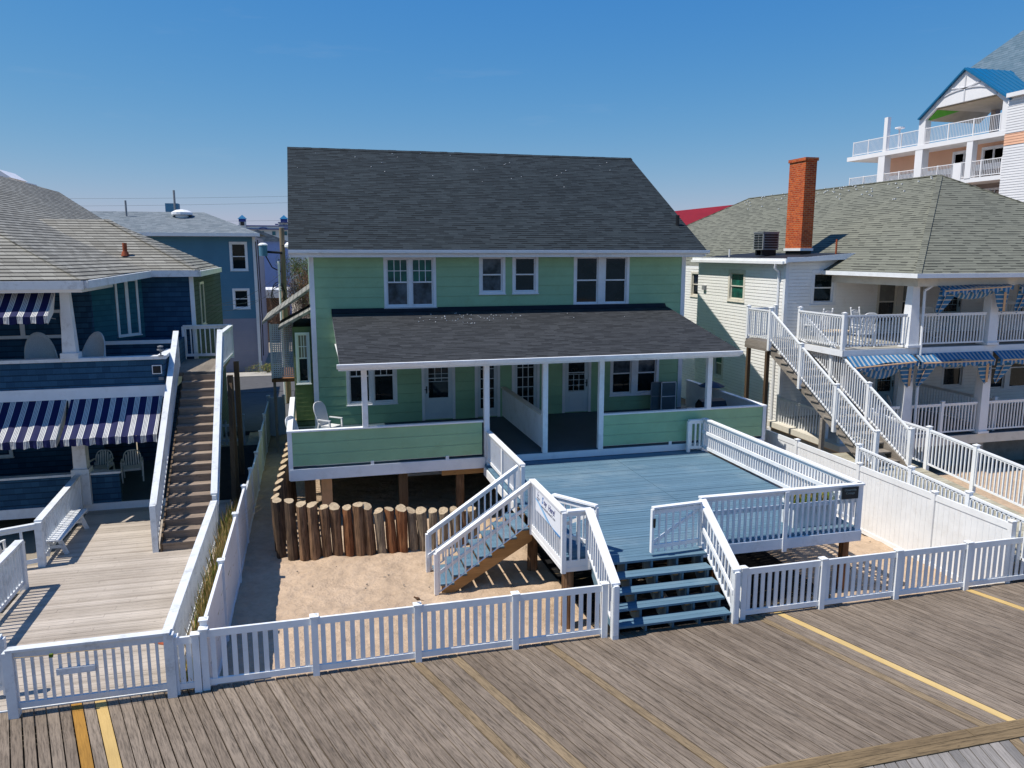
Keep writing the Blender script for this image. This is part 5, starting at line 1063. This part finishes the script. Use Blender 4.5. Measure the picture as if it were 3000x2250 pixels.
UM = thing('closed_umbrella', 'dark blue canopy edge of a low umbrella over the right porch wall', 'umbrella', (13.75, 24.3, 1.245)); m = MB(); m.lathe((13.55, 24.2, 2.45), [(.0, .14), (.25, .06), (.45, -.04), (.44, -.06), (.0, .02)], 10); m.build('canopy', paint('navy_canvas', (.02, .05, .09, 1), .7), UM); MB().cyl((13.55, 24.2, 1.245), (13.55, 24.2, 2.5), .02).build('pole', GREYM, UM)

# ================================================================ BACKGROUND LEFT
BH = thing('blue_building', 'three storey blue grey clapboard building with grey hip roof behind the navy house', 'building', (-9, 56, -.5)); by0 = 51.9; BFc = ((0, by0), (1, 0), (0, -1)); bws = [(-4.58, -3.52, 5.9, 7.68), (-4.55, -3.52, 3.52, 4.8)]
m = MB(); lap(m, BFc, -22, -3.05, 2.9, 8.0, .17, .02, [opening(o) for o in bws], groove=.025); m.build('wall', SLATEBLUE, BH); m = MB(); lap(m, BFc, -22, -3.05, -.5, 2.9, .17, .02, groove=.025); m.build('lower_wall', LILAC, BH, label='paler lilac grey lower siding'); m = MB(); lap(m, ((-3.05, by0), (0, 1), (1, 0)), 0, 10, -.5, 8.0, .17, .02); m.build('side_wall', LILAC, BH)
for o in bws: window(BH, BFc, *o, cols=1, trim=.12)
m = MB(); m.box(-3.2, -3.02, by0 - .05, by0 + .1, -.5, 8); m.build('corner_board', TRIM, BH); m = MB(); m.poly([(-23, 51.3, 8.2), (-2.75, 51.3, 8.2), (-6.5, 56.9, 9.68), (-23, 56.9, 9.68)]); m.poly([(-2.75, 51.3, 8.2), (-2.75, 62.5, 8.2), (-6.5, 56.9, 9.68)]); m.poly([(-2.75, 62.5, 8.2), (-23, 62.5, 8.2), (-23, 56.9, 9.68), (-6.5, 56.9, 9.68)]); br = m.build('roof', SHGREY, BH); MB().box(-23, -2.7, 51.2, 51.28, 8.0, 8.2).build('gutter', TRIM, br); MB().box(-23, -2.75, 51.28, by0, 7.98, 8.03).build('soffit', LILAC, BH)
for (x, y, z, h_, r_) in ((-11.0, 55.5, 9.4, .9, .06), (-8.3, 57, 9.7, 1.4, .07)): v = MB(); v.cyl((x, y, z - .1), (x, y, z + h_), r_); v.build('vent_pipe', GREYM, br)
m = MB(); m.box(-8.9, -8.1, 57, 57.8, 9.4, 10.25); m.build('chimney', SLATEBLUE, br); m = MB(); m.lathe((-7.7, 55.6, 9.3), [(.0, .5), (.35, .45), (.65, .3), (.65, .15), (.4, .1), (.4, -.1)], 16); m.build('roof_fan', TRIM, br)
m = MB(); m.tube([(-3.0, 51.8, 7.7), (-2.95, 51.7, 4), (-3.0, 51.7, .2)], .03, 5); m.tube([(-2.9, 52.2, 7.8), (-2.85, 52, 3), (-2.9, 52, .5)], .03, 5); m.build('cable', BLACKM, BH)
UP = thing('utility_pole', 'wooden utility pole with transformer and round street light behind the green house', 'utility pole', (-1.12, 40, -.5)); MB().cyl((-1.15, 40, -.5), (-1.08, 40, 8.2), .16, .12, 14).build('pole', POLEW, UP)
m = MB(); m.cyl((-1.98, 39.9, 6.85), (-1.98, 39.9, 7.35), .2, .2, 16); m.build('transformer', SLATEBLUE, UP); m = MB(); m.lathe((-1.98, 39.9, 7.35), [(.22, 0), (.22, .05), (.12, .12), (0, .13)], 14); m.build('transformer_lid', WHITE, UP); m = MB(); m.lathe((-.72, 39.8, 7.3), [(.0, .22), (.15, .2), (.26, .08), (.26, -.02), (.12, -.1), (0, -.1)], 16); m.build('street_light', WHITE, UP); m = MB(); m.cyl((-1.1, 39.9, 7.35), (-.8, 39.8, 7.35), .03); m.cyl((-1.1, 39.9, 7.0), (-1.85, 39.9, 7.05), .06); m.build('bracket', BLACKM, UP)
m = MB()
for q in range(3): m.tube([(-1.12 + .35 * math.cos(a / 3) * (1 - .1 * q) - .25, 39.85, 4.9 + .45 * math.sin(a / 3) + q * .12) for a in range(0, 19)], .02, 5)
m.tube([(-1.9, 39.9, 6.9), (-1.6, 39.85, 6.3), (-1.2, 39.85, 6.1)], .03, 5); m.build('cable_coil', BLACKM, UP); m = MB(); m.cyl((-1.3, 39.8, -.5), (-1.3, 39.8, 6.6), .05); m.build('conduit', TRIM, UP)
def wire(pts, label):
    m = MB(); 
    for (a, b_, sg) in pts:
        a = Vector(a); b_ = Vector(b_); P = [a.lerp(b_, i / 14) - Vector((0, 0, sg * math.sin(math.pi * i / 14))) for i in range(15)]; m.tube(P, .007 if b_.y < 60 else .012, 5)
    tag(m.build('overhead_wires', BLACKM), label, 'wires')
wire([((-1.2, 40, 5.2), (-3.65, 30, 5.15), .25), ((-1.2, 40, 5.5), (-3.62, 30, 4.9), .4), ((-1.2, 40, 6.0), (-3.6, 30.5, 5.05), .3), ((-1.2, 40, 5.6), (.1, 37, 4.9), .05)], 'dark sagging service wires from the utility pole to the navy house')
wire([((-60, 110, 13.6), (8, 110, 14.8), .5), ((-60, 110, 12.6), (8, 110, 14.0), .5), ((-60, 110, 10.8), (8, 110, 11.5), .3)], 'thin distant power lines crossing the sky behind the blue building')
MH = thing('plain_house', 'plain pale blue grey rear building beyond the utility pole', 'building', (-3.0, 82, -.5)); MB().box(-7, -1.75, 80, 90, -.5, 8.1).build('wall', paint('pale_blue_render', srgb(125, 145, 190), .8, .05), MH); MB().extr([(-7.2, 79.8, 8.1), (-1.6, 79.8, 8.1), (-4.4, 79.8, 9.2)], (0, 10, 0)).build('roof', SHGREY, MH)
W2 = thing('far_shed', 'small far brown and white low building between the pole and the blue building', 'building', (-2.3, 70, -.5)); MB().box(-4.5, -1.6, 70, 75, -.5, 3.2).build('wall', paint('brown_wall', srgb(110, 85, 70), .8), W2); MB().box(-4.7, -1.5, 69.8, 75.2, 3.2, 3.9).build('roof', WHITE, W2)
def shrub(name, label, cx_, cy_, z0, w_, h_, mats, n, seed, trunkmat=BARK, leaf=.05):
    T = thing(name, label, 'shrub', (cx_, cy_, z0)); r0 = random.Random(seed); m = MB(); br_ = MB()
    for i in range(14):
        a = r0.random() * 6.28; q = Vector((cx_, cy_, z0)); d = Vector((math.cos(a) * r0.uniform(.2, .6) * w_ / h_, math.sin(a) * .5 * w_ / h_, 1)).normalized()
        for s_ in range(5):
            q2 = q + (d + Vector((r0.uniform(-.3, .3), r0.uniform(-.3, .3), 0))) * h_ / 5; br_.cyl(q, q2, .035 * (1 - s_ / 6), .03 * (1 - s_ / 5.5), 5, False); q = q2
    br_.build('trunk', trunkmat, T)
    cl_ = [(r0.gauss(0, .28), r0.gauss(0, .28), r0.uniform(.15, .95), r0.uniform(.10, .22)) for _ in range(26)]
    for i in range(n):
        c = cl_[r0.randrange(26)]; x = cx_ + (c[0] + r0.gauss(0, c[3])) * w_; y = cy_ + (c[1] + r0.gauss(0, c[3])) * w_; z = z0 + (c[2] + r0.gauss(0, c[3] * .7)) * h_
        if z < z0: continue
        a = Vector((r0.gauss(0, 1), r0.gauss(0, 1), r0.gauss(0, 1) + (.8 if leaf < .03 else 0))).normalized() * leaf * r0.uniform(1, 3); b_ = Vector((r0.gauss(0, 1), r0.gauss(0, 1), r0.gauss(0, 1))).normalized() * leaf * .5; m.cur = 0 if r0.random() < .75 else 1
        q = Vector((x, y, z)); m.poly([q - a, q + b_, q + a])
    m.build('crown', mats, T); return T
shrub('bare_shrub', 'bare brown winter shrub beyond the utility pole beside the green house', -.5, 62, -.5, 3.2, 5.6, [TWIG, BARK], 7000, 1, leaf=.07)
shrub('bare_shrub', 'thin bare reddish shrub in front of the plain pale blue building', -2.6, 68, -.5, 2.0, 4.5, [TWIG, BARK], 900, 2, leaf=.05)
shrub('evergreen_shrub', 'dark evergreen bush above the bare shrub beside the green house corner', -.3, 66, 2.0, 2.4, 4.8, [EVERG, GRASSG], 5000, 3, leaf=.08)
shrub('weed_patch', 'low green and dry weeds at the foot of the blue building by the driveway', -2.6, 50.6, -.4, 1.6, .5, [GRASSG, STRAW], 900, 4, leaf=.04)
CH = thing('far_hotel', 'distant pale hotel with bright blue pyramid cupolas and blue arched trim', 'hotel', (-4, 152, -.5)); wl_ = paint('pale_stucco', srgb(190, 198, 200), .8, .05, .3)
hw = MB(); hw.box(-30, 12, 152, 165, -.5, 11.5); hw = hw.build('wall', wl_, CH)
m = MB(); m.box(-30, 12, 151.4, 152, 11.78, 11.95); m.box(-30, 12, 151.4, 152, 11.22, 11.36); m.box(-4.7, 2, 151.3, 152, 12.42, 12.56); m.box(-5.2, -4.65, 151.35, 152, 12.05, 12.25)
for cx_ in (-7.3, -3.2, .9, -11.4):
    for i in range(8):
        a0, a1 = math.pi * i / 8, math.pi * (i + 1) / 8; m.extr([(cx_ + .75 * math.cos(a), 151.3, 11.3 + .28 * math.sin(a)) for a in (a0, a1)] + [(cx_ + .75 * math.cos(a), 151.3, 11.18 + .28 * math.sin(a)) for a in (a1, a0)], (0, .2, 0))
m.build('blue_band', DEEPBLUE, CH); m = MB(); m.box(-30, 12, 151.5, 152, 11.362, 11.778); m.box(-4.6, 1.9, 151.5, 152, 11.952, 12.418); m.build('parapet', wl_, CH)
m = MB(); x = -14
while x < 6: m.box(x, x + .6, 151.9, 151.98, 10.2, 10.9); x += 2.05
m.build('window', TEALGL, CH)
for cx_, zb in ((-10.85, 12.65), (-3.6, 12.7)):
    m = MB(); m.box(cx_ - .6, cx_ + .6, 151, 152.2, zb - .1, zb + .42); m.build('cupola_band', DEEPBLUE, CH); m = MB(); n0 = len(m.v); m.v += [(cx_ - .78, 150.9, zb + .42), (cx_ + .78, 150.9, zb + .42), (cx_ + .78, 152.4, zb + .42), (cx_ - .78, 152.4, zb + .42), (cx_, 151.6, zb + 1.15)]; m.f += [(0, 1, 4), (1, 2, 4), (2, 3, 4), (3, 0, 4)]; m.m += [0] * 4; m.build('cupola_roof', POOLBLUE, CH)
    if zb < 12.68: MB().box(cx_ - .6, cx_ + .6, 151, 152.2, 11.4, zb - .1).build('cupola_tower', wl_, CH); MB().box(cx_ - .33, cx_ + .33, 150.95, 150.99, 11.9, zb - .12).build('cupola_window', GLASS, CH)
text('RAMADA', .42, GREYTXT, CH, ((0, 151.5), (1, 0), (0, -1)), -4.35, 12.02, .01, ex=.01, bold=.01)
DM = thing('far_white_building', 'white gabled building top just visible above the tan hip roof at far left', 'building', (-30, 110, -.5)); MB().box(-60, -34.5, 110, 120, -.5, 16.0).build('wall', HWHITE, DM); MB().extr([(-60, 109.5, 16), (-34.2, 109.5, 16), (-35.6, 109.5, 17.0), (-60, 109.5, 17.0)], (0, 6, 0)).build('roof', HWHITE, DM)
# picket gate behind
PG = thing('garden_gate', 'low pale picket gate in the shaded passage beside the wooden stairs', 'gate', (-3.2, 31.5, -.45)); m = MB()
for i in range(6): x = -3.65 + i * .16; m.box(x, x + .07, 31.5, 31.52, -.4, .55); m.cyl((x + .035, 31.5, .55), (x + .035, 31.52, .55), .035, .035, 10)
m.build('pickets', OLDWHITE, PG); m = MB(); m.box(-3.7, -2.75, 31.525, 31.56, .3, .4); m.box(-3.7, -2.75, 31.525, 31.56, -.3, -.2); m.build('gate_rail', OLDWHITE, PG); postmesh(-2.66, 31.5, -.5, .75).build('post', OLDWHITE, PG)
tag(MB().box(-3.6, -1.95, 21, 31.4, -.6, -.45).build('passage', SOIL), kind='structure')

# ================================================================ BACKGROUND RIGHT
G2 = thing('grey_roof_house', 'grey shingled hip roof tip between the green and the olive roofs', 'house', (24, 62, -.5)); m = MB(); m.poly([(20, 60, 12.2), (31.5, 60, 7.6), (31.5, 75, 7.6), (20, 70, 12.2)]); m.poly([(20, 60, 12.2), (16, 56, 7.4), (29.5, 56, 7.4), (31.5, 60, 7.6)]); m.build('roof', SHGREY, G2, thick=.1); MB().box(14, 28, 57, 64, -.5, 7.2).build('wall', CREAM, G2)
RB = thing('red_roof_building', 'long building with dark red metal roof and small white gables in the distance', 'building', (50, 95, -.5)); m = MB(); m.extr([(36, 88, 7.6), (36, 95, 11.2), (36, 102, 7.6)], (22, 0, 2.4)); m.build('roof', REDROOF, RB); MB().box(36, 58, 89, 101, -.5, 8.8).build('wall', HWHITE, RB)
m = MB(); m.extr([(47.2, 86.5, 8.9), (49.4, 86.5, 8.9), (48.3, 86.5, 10.9)], (0, 5, 0)); m.build('dormer', REDROOF, RB); m = MB(); m.beam((47.1, 86.4, 8.8), (48.3, 86.4, 11.0), .1, .28, up=(0, 1, 0)); m.beam((49.5, 86.4, 8.8), (48.3, 86.4, 11.0), .1, .28, up=(0, 1, 0)); m.build('dormer_trim', WHITE, RB); v = MB(); v.cyl((49.6, 91, 10.6), (49.6, 91, 11.6), .12); v.cyl((52, 91, 11), (52, 91, 12), .12); v.build('vent_pipe', WHITE, RB)
# hotel
HT = thing('beach_hotel', 'tall white and peach balcony hotel with bright blue gable roof, upper right', 'hotel', (46, 48, -.5)); hx = 43.0
m = MB(); m.box(hx + 1.8, 60, 41.3, 54.3, -.5, 10.6); m.box(hx + 1.8, 60, 41.3, 54.3, 12.95, 14.3); m.build('wall', PEACH, HT); m = MB(); m.box(hx + 1.78, 59, 41.3, 54.3, 10.6, 12.55); m.build('lower_wall', TAUPE, HT); m = MB(); m.box(hx + 1.75, 59, 41.3, 54.35, 12.55, 12.95); m.build('belt_band', HWHITE, HT)
m = MB(); m.box(hx - .1, 60, 41.3, 56.4, 14.3, 14.62); m.box(hx - .05, hx + 1.9, 41.3, 45.1, 11.62, 11.9); m.box(hx - .05, hx + 1.9, 45.1, 56, 11.5, 11.78); m.build('balcony_slab', HWHITE, HT)
for (y, z0, z1, w_) in ((52.2, 14.62, 17.1, .18), (48.5, 14.62, 16.5, .3), (52.4, 10, 14.3, .35), (48.6, 10, 14.3, .35), (44.1, 11.9, 14.3, .25), (45.0, 11.2, 13.0, .35), (41.5, 14.62, 16.5, .3)): MB().box(hx - .08, hx - .08 + w_ * 1.6, y - w_, y + w_, z0, z1).build('balcony_column', HWHITE, HT)
def hrail(ya_, yb_, z, h_=1.07):
    m = MB(); n = int((yb_ - ya_) / .13)
    for i in range(n): y = ya_ + (yb_ - ya_) * (i + .5) / n; m.box(hx - .015, hx + .015, y - .012, y + .012, z + .1, z + h_ - .03)
    o = m.build('railing', HWHITE, HT); m = MB(); m.box(hx - .03, hx + .03, ya_, yb_, z + h_ - .05, z + h_); m.box(hx - .025, hx + .025, ya_, yb_, z + .06, z + .11)
    q = ya_
    while q <= yb_ + .01: m.box(hx - .035, hx + .035, q - .035, q + .035, z, z + h_ + .03); q += (yb_ - ya_) / max(1, round((yb_ - ya_) / 1.9))
    m.build('rail_frame', HWHITE, o)
hrail(41.9, 48.2, 14.65); hrail(48.8, 55.8, 14.65); hrail(41.5, 44.7, 11.92); hrail(45.3, 48.3, 11.92); hrail(48.9, 52.1, 11.9); hrail(52.7, 56, 11.9)
HF = ((hx + 1.75, 41.3), (0, 1), (-1, 0)); HF = ((hx + 1.75, 56), (0, -1), (-1, 0)); yy_ = lambda y: 56 - y
for (a, b_, z0, z1) in ((44.9, 43.0, 11.95, 14.05), (47.4, 45.4, 11.95, 14.05), (44.9, 42.2, 9.0, 11.3)): window(HT, HF, yy_(a), yy_(b_), z0, z1, cols=2, sash=False, trim=.16, mul_=.05, panes=(TEALGL, TEALGL), tm=HWHITE)
m = MB(); m.extr([(hx - .1, 41.5, 16.25), (hx - .1, 41.2, 16.55), (hx - .1, 44.9, 18.95), (hx - .1, 48.6, 16.55), (hx - .1, 48.3, 16.25), (hx - .1, 47.3, 16.95), (hx - .1, 42.4, 16.95)], (.2, 0, 0)); m.build('gable', HWHITE, HT)
m = MB()
for s_ in range(12):
    a0, a1 = math.pi * s_ / 12, math.pi * (s_ + 1) / 12; m.beam((hx - .13, 44.9 + 2.6 * math.cos(a0), 16.95 + .85 * math.sin(a0)), (hx - .13, 44.9 + 2.6 * math.cos(a1), 16.95 + .85 * math.sin(a1)), .05, .09)
m.beam((hx - .13, 44.9, 16.95), (hx - .13, 44.9, 18.6), .09, .05, up=(1, 0, 0)); m.beam((hx - .13, 44.9, 17.8), (hx - .13, 46.1, 18.0), .05, .09); m.beam((hx - .13, 44.9, 17.8), (hx - .13, 43.7, 18.0), .05, .09); m.build('gable_trim', paint('gable_trim_grey', (.6, .6, .63, 1), .5), HT)
m = MB(); m.extr([(hx - .3, 41.0, 16.42), (hx - .3, 44.9, 19.1), (hx - .3, 44.9, 18.98), (hx - .3, 41.1, 16.36)], (5, 0, 0)); m.extr([(hx - .3, 48.8, 16.42), (hx - .3, 48.7, 16.36), (hx - .3, 44.9, 18.98), (hx - .3, 44.9, 19.1)], (5, 0, 0))
for i in range(10): m.beam((hx - .1 + i * .5, 41.05, 16.47), (hx - .1 + i * .5, 44.88, 19.1), .03, .06)
m.build('blue_roof', POOLBLUE, HT); m = MB(); m.box(hx + .12, hx + 4.6, 42.4, 47.4, 16.86, 16.93); m.beam((hx + 2.4, 42.4, 16.9), (hx + 2.4, 41.5, 16.25), 4.5, .06); m.beam((hx + 2.4, 47.4, 16.9), (hx + 2.4, 48.3, 16.25), 4.5, .06); m.build('soffit', SOFFIT, HT); MB().extr([(hx + .12, 47.42, 16.84), (hx + .12, 48.32, 16.19), (hx + 2.0, 47.42, 16.84)], (0, .01, .01)).build('green_panel', LIME, HT)
MB().box(hx + 4, hx + 4.4, 46.3, 46.7, 14.6, 16.9).build('inner_column', TAUPE, HT)
m = MB(); lap(m, ((hx - .2, 41.3), (0, -1), (-1, 0)), 0, 5, 14.35, 16.5, .16, .025, groove=.03); lap(m, ((hx - .2, 41.3), (0, -1), (-1, 0)), 0, 5, -.5, 13.6, .16, .025, groove=.03); m.box(hx - .18, 60, 36.3, 41.28, -.5, 16.5); m.build('tower_wall', HWHITE, HT); m = MB(); lap(m, ((hx - .21, 41.3), (0, -1), (-1, 0)), 0, 5, 13.65, 14.33, .16, .02); m.build('tower_band', PEACH, HT)
m = MB(); qx = lambda z: 45.6 + (z - 16.6) * .45; m.poly([(qx(z), y, z) for y, z in ((44.0, 16.6), (48.2, 18.9), (48.9, 20.1), (36, 26.6), (34, 26.6), (34, 16.6))]); m.build('main_roof', SHBLUE, HT, thick=.2); MB().box(hx - .5, hx + 1.4, 36, 41.2, 16.5, 16.75).build('eave', HWHITE, HT)
m = MB(); m.cyl((hx + .6, 51.5, 14.6), (hx + .6, 51.5, 16.3), .07); m.lathe((hx + .6, 51.5, 16.2), [(0, .15), (.35, .1), (.35, .02), (.1, -.05)], 12); lp = thing('balcony_lamp', 'white post lamp with wide shade on the open hotel terrace', 'lamp', (hx + .6, 51.5, 14.62)); m.build('lamp_body', HWHITE, lp)
